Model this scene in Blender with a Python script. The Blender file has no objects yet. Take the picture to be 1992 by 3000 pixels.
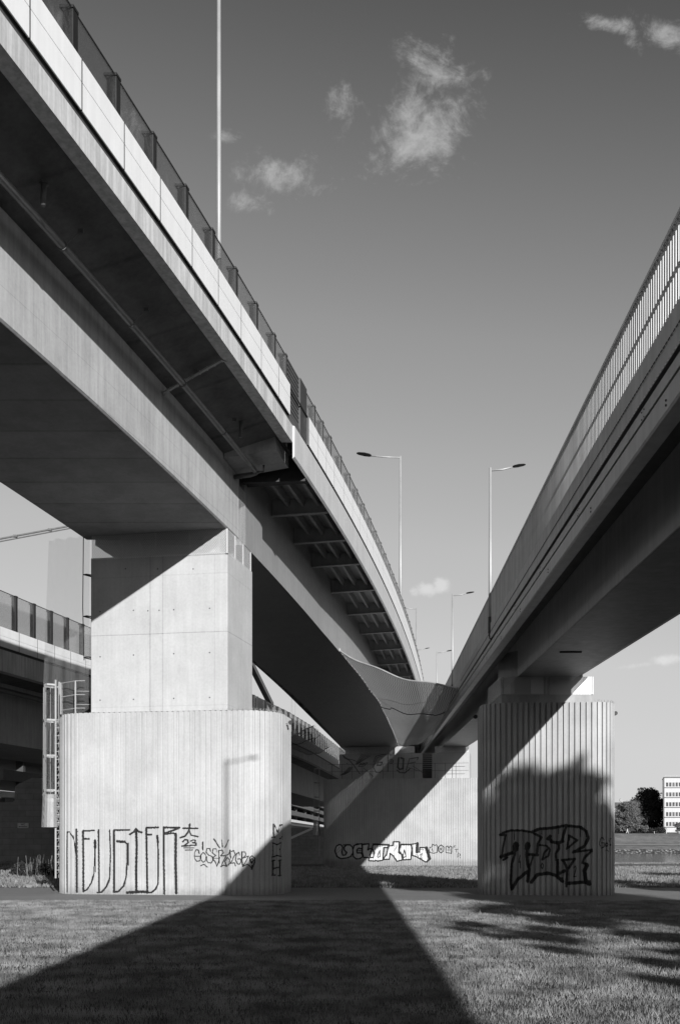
import bpy, math, random
import numpy as np
from mathutils import Vector, Matrix

random.seed(7)
R = math.radians
SC = bpy.context.scene
COL = SC.collection
EYE = 1.6                      # eye height; heights called Z below are metres above the eye

# ------------------------------------------------------------------ camera
cam_d = bpy.data.cameras.new('camera')
cam = bpy.data.objects.new('camera', cam_d); COL.objects.link(cam)
cam.location = (0, 0, EYE); cam.rotation_euler = (R(90), 0, 0)
cam_d.sensor_fit = 'VERTICAL'; cam_d.sensor_height = 36; cam_d.sensor_width = 24
cam_d.lens = 36.0; cam_d.shift_y = 962 / 3000; cam_d.clip_start = 0.1; cam_d.clip_end = 6000
SC.camera = cam

# ------------------------------------------------------------------ exposure
SC.view_settings.view_transform = 'Standard'; SC.view_settings.look = 'None'
SC.view_settings.exposure = 0.45; SC.view_settings.gamma = 1

# ------------------------------------------------------------------ sun direction
RAY = Vector((-0.895, 2.79, -1.0)).normalized()
SUN_EL = math.asin(-RAY.z)
SUN_AZ = math.atan2(-RAY.x, -RAY.y)       # from +Y clockwise


class NT:
    """small node helper"""
    def __init__(s, tree):
        s.t = tree; s.n = tree.nodes; s.l = tree.links
        s.n.clear()
    def node(s, kind, **kw):
        nd = s.n.new(kind)
        for k, v in kw.items(): setattr(nd, k, v)
        return nd
    def put(s, sock, v):
        if v is None: return
        if hasattr(v, 'is_output') or isinstance(v, bpy.types.NodeSocket): s.l.new(v, sock)
        else: sock.default_value = v
    def m(s, op, a, b=None, c=None, clamp=False):
        nd = s.node('ShaderNodeMath', operation=op, use_clamp=clamp)
        s.put(nd.inputs[0], a); s.put(nd.inputs[1], b)
        if c is not None: s.put(nd.inputs[2], c)
        return nd.outputs[0]
    def noise(s, vec, scale, detail=4, rough=0.55, dist=0.0):
        nd = s.node('ShaderNodeTexNoise')
        s.put(nd.inputs['Vector'], vec); nd.inputs['Scale'].default_value = scale
        nd.inputs['Detail'].default_value = detail; nd.inputs['Roughness'].default_value = rough
        nd.inputs['Distortion'].default_value = dist
        return nd.outputs['Fac']
    def ramp(s, v, a, b, lo=0.0, hi=1.0):
        nd = s.node('ShaderNodeMapRange', interpolation_type='SMOOTHSTEP')
        s.put(nd.inputs['Value'], v)
        for k, x in (('From Min', a), ('From Max', b), ('To Min', lo), ('To Max', hi)): s.put(nd.inputs[k], x)
        return nd.outputs[0]
    def scale(s, vec, sx, sy, sz):
        nd = s.node('ShaderNodeVectorMath', operation='MULTIPLY')
        s.l.new(vec, nd.inputs[0]); nd.inputs[1].default_value = (sx, sy, sz)
        return nd.outputs[0]
    def sep(s, vec):
        nd = s.node('ShaderNodeSeparateXYZ'); s.l.new(vec, nd.inputs[0]); return nd.outputs


# ------------------------------------------------------------------ world
world = bpy.data.worlds.new('World'); SC.world = world; world.use_nodes = True
W = NT(world.node_tree)
sky = W.node('ShaderNodeTexSky', sky_type='NISHITA', sun_disc=False)
sky.sun_elevation = SUN_EL; sky.sun_rotation = SUN_AZ
sky.air_density = 1.0; sky.dust_density = 0.6; sky.ozone_density = 1.0; sky.altitude = 100
sp = W.node('ShaderNodeSeparateColor'); W.l.new(sky.outputs[0], sp.inputs[0])
red = W.m('ADD', W.m('MULTIPLY', sp.outputs[0], 0.75), W.m('MULTIPLY', sp.outputs[1], 0.25))   # a black and white film behind a red filter
fc = W.node('ShaderNodeFloatCurve'); W.l.new(W.m('MULTIPLY', red, 0.1087), fc.inputs['Value'])   # the film's tone response to the blue sky
cv = fc.mapping.curves[0]; cv.points[0].location = (0, 0); cv.points[1].location = (1, .66)
for q_ in ((.085, .022), (.105, .06), (.117, .098), (.15, .198), (.188, .305), (.245, .41), (.31, .50), (.45, .60), (.645, .64)): cv.points.new(*q_)
for p_ in cv.points: p_.handle_type = 'VECTOR'
fc.mapping.update()
red = W.m('DIVIDE', fc.outputs[0], 0.1087)
tc = W.node('ShaderNodeTexCoord')
dv = W.sep(tc.outputs['Generated'])
yy = W.m('MAXIMUM', dv[1], 0.02)
u = W.m('DIVIDE', dv[0], yy); v = W.m('DIVIDE', dv[2], yy)
front = W.ramp(dv[1], 0.05, 0.3)
# cloud banks: azimuth slope, height slope, half sizes, tilt, strength
clouds = [(0.082, 0.694, 0.068, 0.050, 0.4, 1.0), (0.098, 0.752, 0.046, 0.036, -0.5, .74), (0.0, 0.724, 0.030, 0.034, 0.7, 0.62), (-0.052, 0.650, 0.046, 0.022, -0.1, 0.80), (-0.028, 0.662, 0.03, 0.016, -0.2, 0.75),
          (-0.090, 0.622, 0.026, 0.014, -0.2, 0.68), (-0.11, 0.690, 0.026, 0.012, 0.2, 0.7), (0.325, 0.784, 0.045, 0.022, -0.35, 1.0), (0.262, 0.797, 0.034, 0.012, -0.15, 1.0), (0.287, 0.780, 0.012, 0.022, .2, .9),
          (0.115, 0.660, 0.034, 0.028, 0.8, 0.6), (0.084, 0.2460, 0.016, 0.0075, 0.0, 1.15), (0.098, 0.2490, 0.011, 0.0085, 0.0, 1.2), (0.072, 0.2440, 0.009, 0.006, 0.0, 1.0), (0.318, 0.176, 0.018, 0.0055, 0.1, 1.1), (0.285, 0.170, 0.034, 0.004, 0.12, 0.9)]
mask = None
for (cu, cv, a, b, tl, st) in clouds:
    du = W.m('SUBTRACT', u, cu); dw = W.m('SUBTRACT', v, cv)
    ct, sn = math.cos(tl), math.sin(tl)
    p = W.m('ADD', W.m('MULTIPLY', du, ct / a), W.m('MULTIPLY', dw, sn / a))
    q = W.m('ADD', W.m('MULTIPLY', du, -sn / b), W.m('MULTIPLY', dw, ct / b))
    r2 = W.m('ADD', W.m('MULTIPLY', p, p), W.m('MULTIPLY', q, q))
    e = W.m('MULTIPLY', W.m('POWER', 2.718, W.m('MULTIPLY', r2, -0.9)), st)
    mask = e if mask is None else W.m('MAXIMUM', mask, e)
cuv = W.node('ShaderNodeCombineXYZ'); W.l.new(u, cuv.inputs[0]); W.l.new(v, cuv.inputs[1])
n1 = W.noise(cuv.outputs[0], 15, 12, 0.70, 0.5)
n2 = W.noise(cuv.outputs[0], 62, 8, 0.72, 0.5)
nn = W.m('ADD', W.m('MULTIPLY', n1, 1.15), W.m('MULTIPLY', n2, 0.45))
dens = W.ramp(W.m('ADD', nn, W.m('MULTIPLY', mask, 0.52)), 1.02, 1.44)
dens = W.m('MULTIPLY', W.m('MULTIPLY', dens, front), W.ramp(mask, 0.04, 0.35))
mix = W.node('ShaderNodeMix', data_type='FLOAT')
W.l.new(W.m('MULTIPLY', dens, 0.85), mix.inputs[0]); W.l.new(red, mix.inputs[2]); W.l.new(W.m('ADD', W.m('MULTIPLY', red, 0.62), 3.6), mix.inputs[3])
bg = W.node('ShaderNodeBackground'); bg.inputs['Strength'].default_value = 0.0795
W.l.new(mix.outputs[0], bg.inputs['Color'])
wo = W.node('ShaderNodeOutputWorld'); W.l.new(bg.outputs[0], wo.inputs[0])

# ------------------------------------------------------------------ sun
sd = bpy.data.lights.new('sun', 'SUN'); sd.energy = 4.9; sd.angle = R(0.53); sd.color = (1, 1, 1)
so = bpy.data.objects.new('sun', sd); COL.objects.link(so)
so.rotation_euler = RAY.to_track_quat('-Z', 'Y').to_euler(); so.location = (20, -40, 40)

# ------------------------------------------------------------------ materials
def newmat(name):
    mt = bpy.data.materials.new(name); mt.use_nodes = True
    return mt, NT(mt.node_tree)

def finish(N, col, rough=0.8, bump=None, bstr=0.2, bdist=0.01, metal=0.0, spec=0.3):
    p = N.node('ShaderNodeBsdfPrincipled')
    if isinstance(col, (int, float)): p.inputs['Base Color'].default_value = (col, col, col, 1)
    else: N.l.new(col, p.inputs['Base Color'])
    N.put(p.inputs['Roughness'], rough); p.inputs['Metallic'].default_value = metal
    p.inputs['Specular IOR Level'].default_value = spec
    if bump is not None:
        b = N.node('ShaderNodeBump'); b.inputs['Strength'].default_value = bstr; b.inputs['Distance'].default_value = bdist
        N.l.new(bump, b.inputs['Height']); N.l.new(b.outputs[0], p.inputs['Normal'])
    o = N.node('ShaderNodeOutputMaterial'); N.l.new(p.outputs[0], o.inputs[0])
    return p, o

def concrete(name, base, var=0.25, streak=0.3, lines=(), rough=0.85, blotch=1.0, boards=None, foot=False):
    """lines: (axis, position, half width, strength) formwork joints in object space; boards: (axis, pitch)"""
    mt, N = newmat(name)
    t = N.node('ShaderNodeTexCoord'); ob = t.outputs['Object']; xyz = N.sep(ob)
    f = N.noise(ob, 0.9 * blotch, 5, 0.6)
    st = N.noise(N.scale(ob, 5, 5, 0.25), 1.6, 5, 0.65)
    fine = N.noise(ob, 14, 4, 0.6)
    k = N.m('ADD', N.m('MULTIPLY', N.ramp(f, 0.3, 0.7, -0.5, 0.5), var), N.m('MULTIPLY', N.ramp(st, 0.3, 0.7, -0.5, 0.5), streak))
    k = N.m('ADD', k, N.m('MULTIPLY', N.ramp(fine, 0.25, 0.75, -0.5, 0.5), 0.10))
    pores = N.ramp(N.noise(ob, 55, 2, 0.5), 0.69, 0.75)
    stain = N.ramp(N.noise(N.scale(ob, 2.2, 2.2, 0.8), 0.9, 8, 0.72, 0.4), 0.58, 0.78)
    drips = N.ramp(N.noise(N.scale(ob, 7, 7, 0.35), 0.8, 3, 0.6), 0.66, 0.76)
    k = N.m('SUBTRACT', k, N.m('MULTIPLY', drips, min(0.30, streak)))
    k = N.m('SUBTRACT', k, N.m('MULTIPLY', stain, 0.16))
    k = N.m('SUBTRACT', k, N.m('MULTIPLY', pores, 0.25))
    if foot:     # splashed dirt at the foot and water marks running down from the top
        dn = N.noise(N.scale(ob, 3, 3, 1.5), 1.2, 5, 0.7)
        wz = N.m('ADD', xyz[2], N.m('MULTIPLY', dn, 0.5))
        k = N.m('SUBTRACT', k, N.m('MULTIPLY', N.ramp(wz, 0.22, 0.62, 1, 0), 0.30))
        run = N.ramp(N.noise(N.scale(ob, 9, 9, 0.12), 1.0, 4, 0.6), 0.60, 0.74)
        k = N.m('SUBTRACT', k, N.m('MULTIPLY', N.m('MULTIPLY', run, N.ramp(xyz[2], 2.0, 5.2)), 0.22))
        patch = N.ramp(N.noise(ob, 0.55, 3, 0.5), 0.45, 0.65, -0.05, 0.06); k = N.m('ADD', k, patch)
    if boards:
        ax, pitch = boards
        q = N.m('DIVIDE', xyz[ax], pitch); fr = N.m('FRACT', q)
        edge = N.m('ADD', N.ramp(fr, 0.0, 0.05, 1, 0), N.ramp(fr, 0.95, 1.0, 0, 1))
        wn = N.node('ShaderNodeTexWhiteNoise', noise_dimensions='1D'); N.l.new(N.m('FLOOR', q), wn.inputs['W'])
        k = N.m('ADD', k, N.m('MULTIPLY', N.m('SUBTRACT', wn.outputs[0], 0.5), 0.16))
        k = N.m('SUBTRACT', k, N.m('MULTIPLY', edge, 0.26))
    for (ax, pos, hw, s) in lines:
        wob = N.m('ADD', xyz[ax], N.m('MULTIPLY', N.m('SUBTRACT', N.noise(ob, 1.5, 2), 0.5), 0.03))
        d = N.m('ABSOLUTE', N.m('SUBTRACT', wob, pos))
        k = N.m('SUBTRACT', k, N.m('MULTIPLY', N.ramp(d, 0, hw, 1, 0), s))
    val = N.m('MULTIPLY', N.m('ADD', k, 1.0), base)
    val = N.m('MINIMUM', N.m('MAXIMUM', val, 0.02), 0.9)
    c = N.node('ShaderNodeCombineColor')
    for i in range(3): N.l.new(val, c.inputs[i])
    finish(N, c.outputs[0], rough, N.m('ADD', fine, N.m('MULTIPLY', st, 0.6)), 0.25, 0.008)
    return mt

def paint(name, base, rough=0.45, var=0.08, metal=0.0, spec=0.4, streak=0.1):
    mt, N = newmat(name)
    ob = N.node('ShaderNodeTexCoord').outputs['Object']
    f = N.noise(ob, 1.3, 5, 0.6); st = N.noise(N.scale(ob, 4, 4, 0.3), 1.5, 4, 0.6)
    k = N.m('ADD', N.m('MULTIPLY', N.ramp(f, 0.3, 0.7, -1, 1), var), N.m('MULTIPLY', N.ramp(st, 0.35, 0.7, -1, 1), streak))
    val = N.m('MINIMUM', N.m('MULTIPLY', N.m('ADD', k, 1.0), base), 0.92)
    c = N.node('ShaderNodeCombineColor')
    for i in range(3): N.l.new(val, c.inputs[i])
    rg = N.m('ADD', N.m('MULTIPLY', N.noise(ob, 5, 3), 0.2), rough - 0.1)
    finish(N, c.outputs[0], rg, f, 0.05, 0.01, metal, spec)
    return mt

def perforated(name, base, pitch, hole, metal=0.4, axes=(0, 2)):
    """sheet with real round or square holes"""
    mt, N = newmat(name)
    t = N.node('ShaderNodeTexCoord'); xyz = N.sep(t.outputs['Object'])
    def cell(s, sh=0.0): return N.m('SUBTRACT', N.m('FRACT', N.m('ADD', N.m('DIVIDE', s, pitch), sh)), 0.5)
    def disc(sh):
        a = cell(N.m('ADD', xyz[0], N.m('MULTIPLY', xyz[1], 1.0)) if axes == (0, 2) else xyz[axes[0]], sh); b = cell(xyz[axes[1]], sh)
        return N.m('ADD', N.m('MULTIPLY', a, a), N.m('MULTIPLY', b, b))
    d = N.m('MINIMUM', disc(0.0), disc(0.5))
    hol = N.m('LESS_THAN', d, hole * hole)
    p = N.node('ShaderNodeBsdfPrincipled'); p.inputs['Base Color'].default_value = (base, base, base, 1)
    p.inputs['Roughness'].default_value = 0.5; p.inputs['Metallic'].default_value = metal
    tr = N.node('ShaderNodeBsdfTransparent'); mx = N.node('ShaderNodeMixShader')
    N.l.new(hol, mx.inputs[0]); N.l.new(p.outputs[0], mx.inputs[1]); N.l.new(tr.outputs[0], mx.inputs[2])
    o = N.node('ShaderNodeOutputMaterial'); N.l.new(mx.outputs[0], o.inputs[0])
    return mt

def netting(name, base, cover, ripple=0.0, rscale=8.0):
    """woven safety net: threads cover a part of the surface, folds change how much"""
    mt, N = newmat(name)
    t = N.node('ShaderNodeTexCoord'); uv = t.outputs['UV']; ob = t.outputs['Object']
    q = N.sep(N.scale(uv, 1, 1, 1))
    thr = N.m('MAXIMUM', N.m('LESS_THAN', N.m('FRACT', N.m('MULTIPLY', q[0], 55)), cover), N.m('LESS_THAN', N.m('FRACT', N.m('MULTIPLY', q[1], 55)), cover))
    if ripple:
        wv = N.m('SINE', N.m('ADD', N.m('MULTIPLY', q[0], rscale * 6.28), N.m('MULTIPLY', N.m('SINE', N.m('MULTIPLY', q[1], 7.5)), 1.1)))
        thr = N.m('MAXIMUM', thr, N.m('GREATER_THAN', wv, 1 - 2 * ripple))
    d = N.node('ShaderNodeBsdfDiffuse'); d.inputs[0].default_value = (base, base, base, 1)
    tl = N.node('ShaderNodeBsdfTranslucent'); tl.inputs[0].default_value = (base, base, base, 1)
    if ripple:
        wk = N.m('MULTIPLY', N.ramp(wv, -0.9, 0.6, 0.45, 1.0), base); cb = N.node('ShaderNodeCombineColor')  # shading of the folds painted into the net colour
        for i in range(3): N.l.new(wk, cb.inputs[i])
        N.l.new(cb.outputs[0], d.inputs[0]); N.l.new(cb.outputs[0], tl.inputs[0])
    a = N.node('ShaderNodeMixShader'); a.inputs[0].default_value = 0.3
    N.l.new(d.outputs[0], a.inputs[1]); N.l.new(tl.outputs[0], a.inputs[2])
    tr = N.node('ShaderNodeBsdfTransparent'); mx = N.node('ShaderNodeMixShader')
    N.l.new(thr, mx.inputs[0]); N.l.new(tr.outputs[0], mx.inputs[1]); N.l.new(a.outputs[0], mx.inputs[2])
    o = N.node('ShaderNodeOutputMaterial'); N.l.new(mx.outputs[0], o.inputs[0])
    return mt

def glassmat(name, tint=0.8, gloss=0.12):
    mt, N = newmat(name)
    ob = N.node('ShaderNodeTexCoord').outputs['Object']
    smear = N.ramp(N.noise(N.scale(ob, 1, 1, 0.7), 1.1, 5, 0.7, 1.0), 0.55, 0.8)
    tr = N.node('ShaderNodeBsdfTransparent'); tr.inputs[0].default_value = (tint, tint, tint, 1)
    g = N.node('ShaderNodeBsdfGlossy'); g.inputs['Roughness'].default_value = 0.06
    df = N.node('ShaderNodeBsdfDiffuse'); df.inputs[0].default_value = (.6, .6, .6, 1)
    fr = N.node('ShaderNodeFresnel'); fr.inputs[0].default_value = 1.45
    m1 = N.node('ShaderNodeMixShader'); N.l.new(N.m('ADD', N.m('MULTIPLY', fr.outputs[0], 0.6), gloss * 0.3), m1.inputs[0])
    N.l.new(tr.outputs[0], m1.inputs[1]); N.l.new(g.outputs[0], m1.inputs[2])
    m2 = N.node('ShaderNodeMixShader'); N.l.new(N.m('ADD', N.m('MULTIPLY', smear, 0.10), 0.01), m2.inputs[0])
    N.l.new(m1.outputs[0], m2.inputs[1]); N.l.new(df.outputs[0], m2.inputs[2])
    o = N.node('ShaderNodeOutputMaterial'); N.l.new(m2.outputs[0], o.inputs[0])
    return mt

def leafmat(name, a, b):
    mt, N = newmat(name)
    ob = N.node('ShaderNodeTexCoord').outputs['Object']
    k = N.ramp(N.noise(ob, 1.2, 4, 0.7), 0.3, 0.7, a, b)
    c = N.node('ShaderNodeCombineColor')
    for i in range(3): N.l.new(k, c.inputs[i])
    d = N.node('ShaderNodeBsdfDiffuse'); N.l.new(c.outputs[0], d.inputs[0])
    tl = N.node('ShaderNodeBsdfTranslucent'); N.l.new(c.outputs[0], tl.inputs[0])
    mx = N.node('ShaderNodeMixShader'); mx.inputs[0].default_value = 0.25
    N.l.new(d.outputs[0], mx.inputs[1]); N.l.new(tl.outputs[0], mx.inputs[2])
    o = N.node('ShaderNodeOutputMaterial'); N.l.new(mx.outputs[0], o.inputs[0])
    return mt

M = {}
M['rib'] = concrete('ribbed_concrete', 0.388, 0.10, 0.12, foot=True)
M['rib_far'] = concrete('ribbed_concrete_pale', 0.388, 0.10, 0.10, foot=True)
M['rib_dark'] = concrete('ribbed_concrete_weathered', 0.357, 0.12, 0.16, foot=True)
M['tower'] = concrete('smooth_concrete', 0.395, 0.14, 0.10, lines=((2, 7.73, .02, .35), (2, 9.45, .03, .10), (0, 1.87, .035, .26), (0, 2.26, .03, .22), (0, 3.85, .025, .14), (2, 5.58, .02, .12)))
M['tower_b'] = concrete('smooth_concrete_wide', 0.388, 0.14, 0.10, lines=((2, 5.65, .03, .3), (0, 5.2, .03, .25), (0, 6.6, .02, .2)))
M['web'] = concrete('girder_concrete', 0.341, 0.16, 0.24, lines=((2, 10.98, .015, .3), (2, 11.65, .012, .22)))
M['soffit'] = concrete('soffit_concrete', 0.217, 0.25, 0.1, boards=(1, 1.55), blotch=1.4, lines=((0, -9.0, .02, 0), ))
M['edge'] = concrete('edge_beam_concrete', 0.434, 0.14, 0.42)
M['deckc'] = concrete('deck_concrete', 0.12, 0.35, 0.2, blotch=1.6, boards=(1, 2.6))  # tone lowered to put the deep shade of the overhang into the colour
M['block'] = concrete('grey_concrete', 0.310, 0.25, 0.2)
M['steel'] = paint('grey_steel_paint', 0.232, 0.42, 0.05, 0.0, 0.4, 0.07)
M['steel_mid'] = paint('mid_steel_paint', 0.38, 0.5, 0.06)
M['steel_soffit'] = paint('shaded_steel_paint', 0.132, 0.5, 0.08)  # underside copy of the steel, darkened in colour for shade
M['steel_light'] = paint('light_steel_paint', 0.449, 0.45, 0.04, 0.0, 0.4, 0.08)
M['fence'] = paint('fence_steel', 0.527, 0.45, 0.05, 0.0)
M['white'] = paint('white_cladding', 0.666, 0.5, 0.015, 0.0, 0.3, 0.03)
M['dark'] = paint('dark_grey_paint', 0.055, 0.45, 0.1)
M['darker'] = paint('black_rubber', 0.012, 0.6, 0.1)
M['post'] = paint('post_paint', 0.014, 0.4, 0.08)
M['galv'] = paint('galvanised_steel', 0.326, 0.45, 0.08, 0.15)
M['pipe'] = paint('pipe_steel', 0.155, 0.4, 0.12, 0.2)
M['pipe_dark'] = paint('pipe_dark', 0.09, 0.5, 0.1)
M['glass'] = glassmat('barrier_glass', 0.97, 0.05)
M['lampglass'] = paint('lamp_lens', 0.5, 0.2, 0.05)
M['screen'] = perforated('perforated_screen', 0.62, 0.045, 0.27, 0.2)
M['screen_y'] = perforated('perforated_screen_side', 0.5, 0.045, 0.3, 0.2, (1, 2))
M['net'] = netting('woven_net', 0.52, 0.70, 0.30, 13)
M['curtain'] = netting('fine_net', 0.40, 0.085)
M['net2'] = netting('shaded_net', 0.22, 0.3)  # darker net colour, shade included, for the small net
mt, N = newmat('black_spray_paint'); M['graf'] = mt
ob = N.node('ShaderNodeTexCoord').outputs['Object']
thin = N.ramp(N.noise(N.scale(ob, 6, 6, 1.1), 1.3, 5, 0.7), 0.50, 0.75)
sp_ = N.ramp(N.noise(ob, 60, 2, 0.5), 0.35, 0.6)
p_, o_ = finish(N, 0.014, 0.5)
tr = N.node('ShaderNodeBsdfTransparent'); mx = N.node('ShaderNodeMixShader'); N.l.new(N.m('MULTIPLY', N.m('MULTIPLY', thin, sp_), 0.5), mx.inputs[0])
N.l.new(p_.outputs[0], mx.inputs[1]); N.l.new(tr.outputs[0], mx.inputs[2]); N.l.new(mx.outputs[0], o_.inputs[0])
M['graf_grey'] = paint('faded_spray_paint', 0.10, 0.7, 0.3)
M['graf_white'] = paint('white_spray_paint', 0.574, 0.7, 0.04)
M['graf_tint'] = paint('grey_spray_fill', 0.232, 0.7, 0.08)
M['sign'] = paint('sign_white', 0.542, 0.5, 0.02)
M['facade'] = paint('facade_panels', 0.40, 0.6, 0.03)
M['window'] = paint('window_glass', 0.05, 0.15, 0.5, 0.0, 0.6)
M['roofdark'] = paint('dark_roof', 0.06, 0.7, 0.1)
M['bark'] = concrete('bark', 0.054, 0.4, 0.5)
M['leaf'] = leafmat('leaves_dark', 0.02, 0.07)
M['leaf_mid'] = leafmat('leaves_grey_green', 0.08, 0.24)
M['grass_blade'] = leafmat('grass_blades', 0.12, 0.36)
M['cloth_w'] = paint('white_shirt', 0.8, 0.8, 0.02)
M['cloth_d'] = paint('dark_trousers', 0.3, 0.8, 0.02)
M['stone'] = None

# stone blocks
mt, N = newmat('stone_blocks'); M['stone'] = mt
ob = N.node('ShaderNodeTexCoord').outputs['Object']
xz = N.sep(ob); cmb = N.node('ShaderNodeCombineXYZ'); N.l.new(xz[0], cmb.inputs[0]); N.l.new(xz[2], cmb.inputs[1])
bk = N.node('ShaderNodeTexBrick'); N.l.new(cmb.outputs[0], bk.inputs[0])
bk.inputs['Scale'].default_value = 1; bk.inputs['Brick Width'].default_value = 0.95; bk.inputs['Row Height'].default_value = 0.34
bk.inputs['Mortar Size'].default_value = 0.012; bk.inputs['Color1'].default_value = (.26, .26, .26, 1); bk.inputs['Color2'].default_value = (.31, .31, .31, 1); bk.inputs['Mortar'].default_value = (.2, .2, .2, 1)
mm = N.node('ShaderNodeMix', data_type='RGBA', blend_type='MULTIPLY'); mm.inputs[0].default_value = 0.5
N.l.new(bk.outputs[0], mm.inputs[6]); nz = N.node('ShaderNodeTexNoise'); nz.inputs['Scale'].default_value = 2; nz.inputs['Detail'].default_value = 6
N.l.new(ob, nz.inputs[0]); N.l.new(nz.outputs['Fac'], mm.inputs[7])
finish(N, mm.outputs[2], 0.9, bk.outputs['Fac'], 0.4, -0.02)

# grass ground
mt, N = newmat('grass_ground'); M['ground'] = mt
ob = N.node('ShaderNodeTexCoord').outputs['Object']
a = N.noise(ob, 0.35, 5, 0.6); b = N.noise(ob, 9, 6, 0.75); c_ = N.noise(ob, 60, 3, 0.7); s_ = N.noise(N.scale(ob, 0.25, 2.0, 1), 0.5, 6, 0.7)
k = N.m('ADD', N.m('MULTIPLY', N.ramp(b, 0.3, 0.7), 0.5), N.m('ADD', N.m('MULTIPLY', N.ramp(a, 0.3, 0.7), 0.22), N.m('MULTIPLY', N.ramp(c_, 0.3, 0.7), 0.4)))
k = N.m('ADD', k, N.m('MULTIPLY', N.ramp(s_, 0.35, 0.7), 0.25))
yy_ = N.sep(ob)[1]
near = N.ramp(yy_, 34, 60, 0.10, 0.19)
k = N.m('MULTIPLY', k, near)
cc = N.node('ShaderNodeCombineColor')
for i in range(3): N.l.new(k, cc.inputs[i])
finish(N, cc.outputs[0], 0.95, N.m('ADD', b, N.m('MULTIPLY', c_, 0.5)), 0.8, 0.035, spec=0.05)

mt, N = newmat('path_surface'); M['path'] = mt
ob = N.node('ShaderNodeTexCoord').outputs['Object']
a = N.noise(ob, 0.6, 5, 0.6); b = N.noise(ob, 45, 4, 0.7); s_ = N.noise(N.scale(ob, 0.12, 3.2, 1), 1.0, 4, 0.6)
k = N.m('MULTIPLY', N.m('ADD', 0.55, N.m('ADD', N.m('MULTIPLY', a, 0.35), N.m('ADD', N.m('MULTIPLY', b, 0.3), N.m('MULTIPLY', s_, 0.4)))), 0.165)
cc = N.node('ShaderNodeCombineColor')
for i in range(3): N.l.new(k, cc.inputs[i])
finish(N, cc.outputs[0], 0.9, b, 0.5, 0.02)

mt, N = newmat('river_water'); M['water'] = mt
ob = N.node('ShaderNodeTexCoord').outputs['Object']
wv = N.noise(N.scale(ob, 0.18, 1.0, 1), 0.9, 6, 0.65)
p, o = finish(N, 0.06, 0.10, wv, 0.12, 0.03, spec=0.6)

mt, N = newmat('riprap'); M['riprap'] = mt
ob = N.node('ShaderNodeTexCoord').outputs['Object']
vz = N.node('ShaderNodeTexVoronoi'); N.l.new(ob, vz.inputs[0]); vz.inputs['Scale'].default_value = 1.1
k = N.m('MULTIPLY', N.ramp(vz.outputs['Distance'], 0.0, 0.6, 1.0, 0.1), 0.4)
cc = N.node('ShaderNodeCombineColor')
for i in range(3): N.l.new(k, cc.inputs[i])
finish(N, cc.outputs[0], 0.9, vz.outputs['Distance'], 0.8, -0.3)


# ------------------------------------------------------------------ mesh helpers
class MB:
    def __init__(s): s.v = []; s.f = []; s.uv = None
    def add(s, vs, fs):
        o = len(s.v); s.v += [tuple(p) for p in vs]; s.f += [tuple(i + o for i in f) for f in fs]; return s
    def box(s, x0, x1, y0, y1, z0, z1):
        v = [(x, y, z) for x in (x0, x1) for y in (y0, y1) for z in (z0, z1)]
        return s.add(v, [(0, 1, 3, 2), (4, 6, 7, 5), (0, 4, 5, 1), (2, 3, 7, 6), (0, 2, 6, 4), (1, 5, 7, 3)])
    def tube(s, pts, r, n=8, cap=True):
        pts = [Vector(p) for p in pts]; rr = r if isinstance(r, (list, tuple)) else [r] * len(pts)
        rings = []
        for i, p in enumerate(pts):
            d = (pts[min(i + 1, len(pts) - 1)] - pts[max(i - 1, 0)]).normalized()
            a = d.cross(Vector((0, 0, 1)) if abs(d.z) < 0.95 else Vector((1, 0, 0))).normalized(); b = d.cross(a)
            rings.append([p + (a * math.cos(2 * math.pi * k / n) + b * math.sin(2 * math.pi * k / n)) * rr[i] for k in range(n)])
        v = [q for g in rings for q in g]; f = []
        for i in range(len(rings) - 1):
            for k in range(n): f.append((i * n + k, i * n + (k + 1) % n, (i + 1) * n + (k + 1) % n, (i + 1) * n + k))
        if cap: f += [tuple(range(n))[::-1], tuple((len(rings) - 1) * n + k for k in range(n))]
        return s.add(v, f)
    def bar(s, a, b, w, h, up=(0, 0, 1)):
        a, b = Vector(a), Vector(b); d = (b - a).normalized(); u_ = Vector(up)
        if abs(d.dot(u_)) > 0.98: u_ = Vector((1, 0, 0))
        x = d.cross(u_).normalized() * w / 2; y = x.cross(d).normalized() * h / 2
        v = [p + sx * x + sy * y for p in (a, b) for sx, sy in ((-1, -1), (1, -1), (1, 1), (-1, 1))]
        return s.add(v, [(3, 2, 1, 0), (4, 5, 6, 7), (0, 1, 5, 4), (1, 2, 6, 5), (2, 3, 7, 6), (3, 0, 4, 7)])
    def sweep(s, prof, ys, fx, g, z30=True, caps=True):
        """closed outline (offset, Z at Y=30) carried along the plan curve fx(Y)"""
        n = len(prof); v = []
        for Y in ys:
            for (o, z) in prof:
                zz = z(Y) if callable(z) else z
                v.append((fx(Y) + o, Y, zz + g * (Y - 30) + EYE))
        f = []
        for i in range(len(ys) - 1):
            for k in range(n): f.append((i * n + k, i * n + (k + 1) % n, (i + 1) * n + (k + 1) % n, (i + 1) * n + k))
        if caps: f += [tuple(range(n))[::-1], tuple((len(ys) - 1) * n + k for k in range(n))]
        return s.add(v, f)
    def build(s, name, mat, parent=None, smooth=False, loc=None):
        me = bpy.data.meshes.new(name)
        me.from_pydata(s.v, [], s.f); me.update()
        import bmesh
        bm = bmesh.new(); bm.from_mesh(me); bmesh.ops.recalc_face_normals(bm, faces=bm.faces); bm.to_mesh(me); bm.free()
        if smooth:
            for p_ in me.polygons: p_.use_smooth = True
        me.materials.append(mat)
        ob_ = bpy.data.objects.new(name, me); COL.objects.link(ob_)
        if parent is not None: ob_.parent = parent; ob_.matrix_parent_inverse = parent.matrix_basis.inverted()
        return ob_

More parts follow.
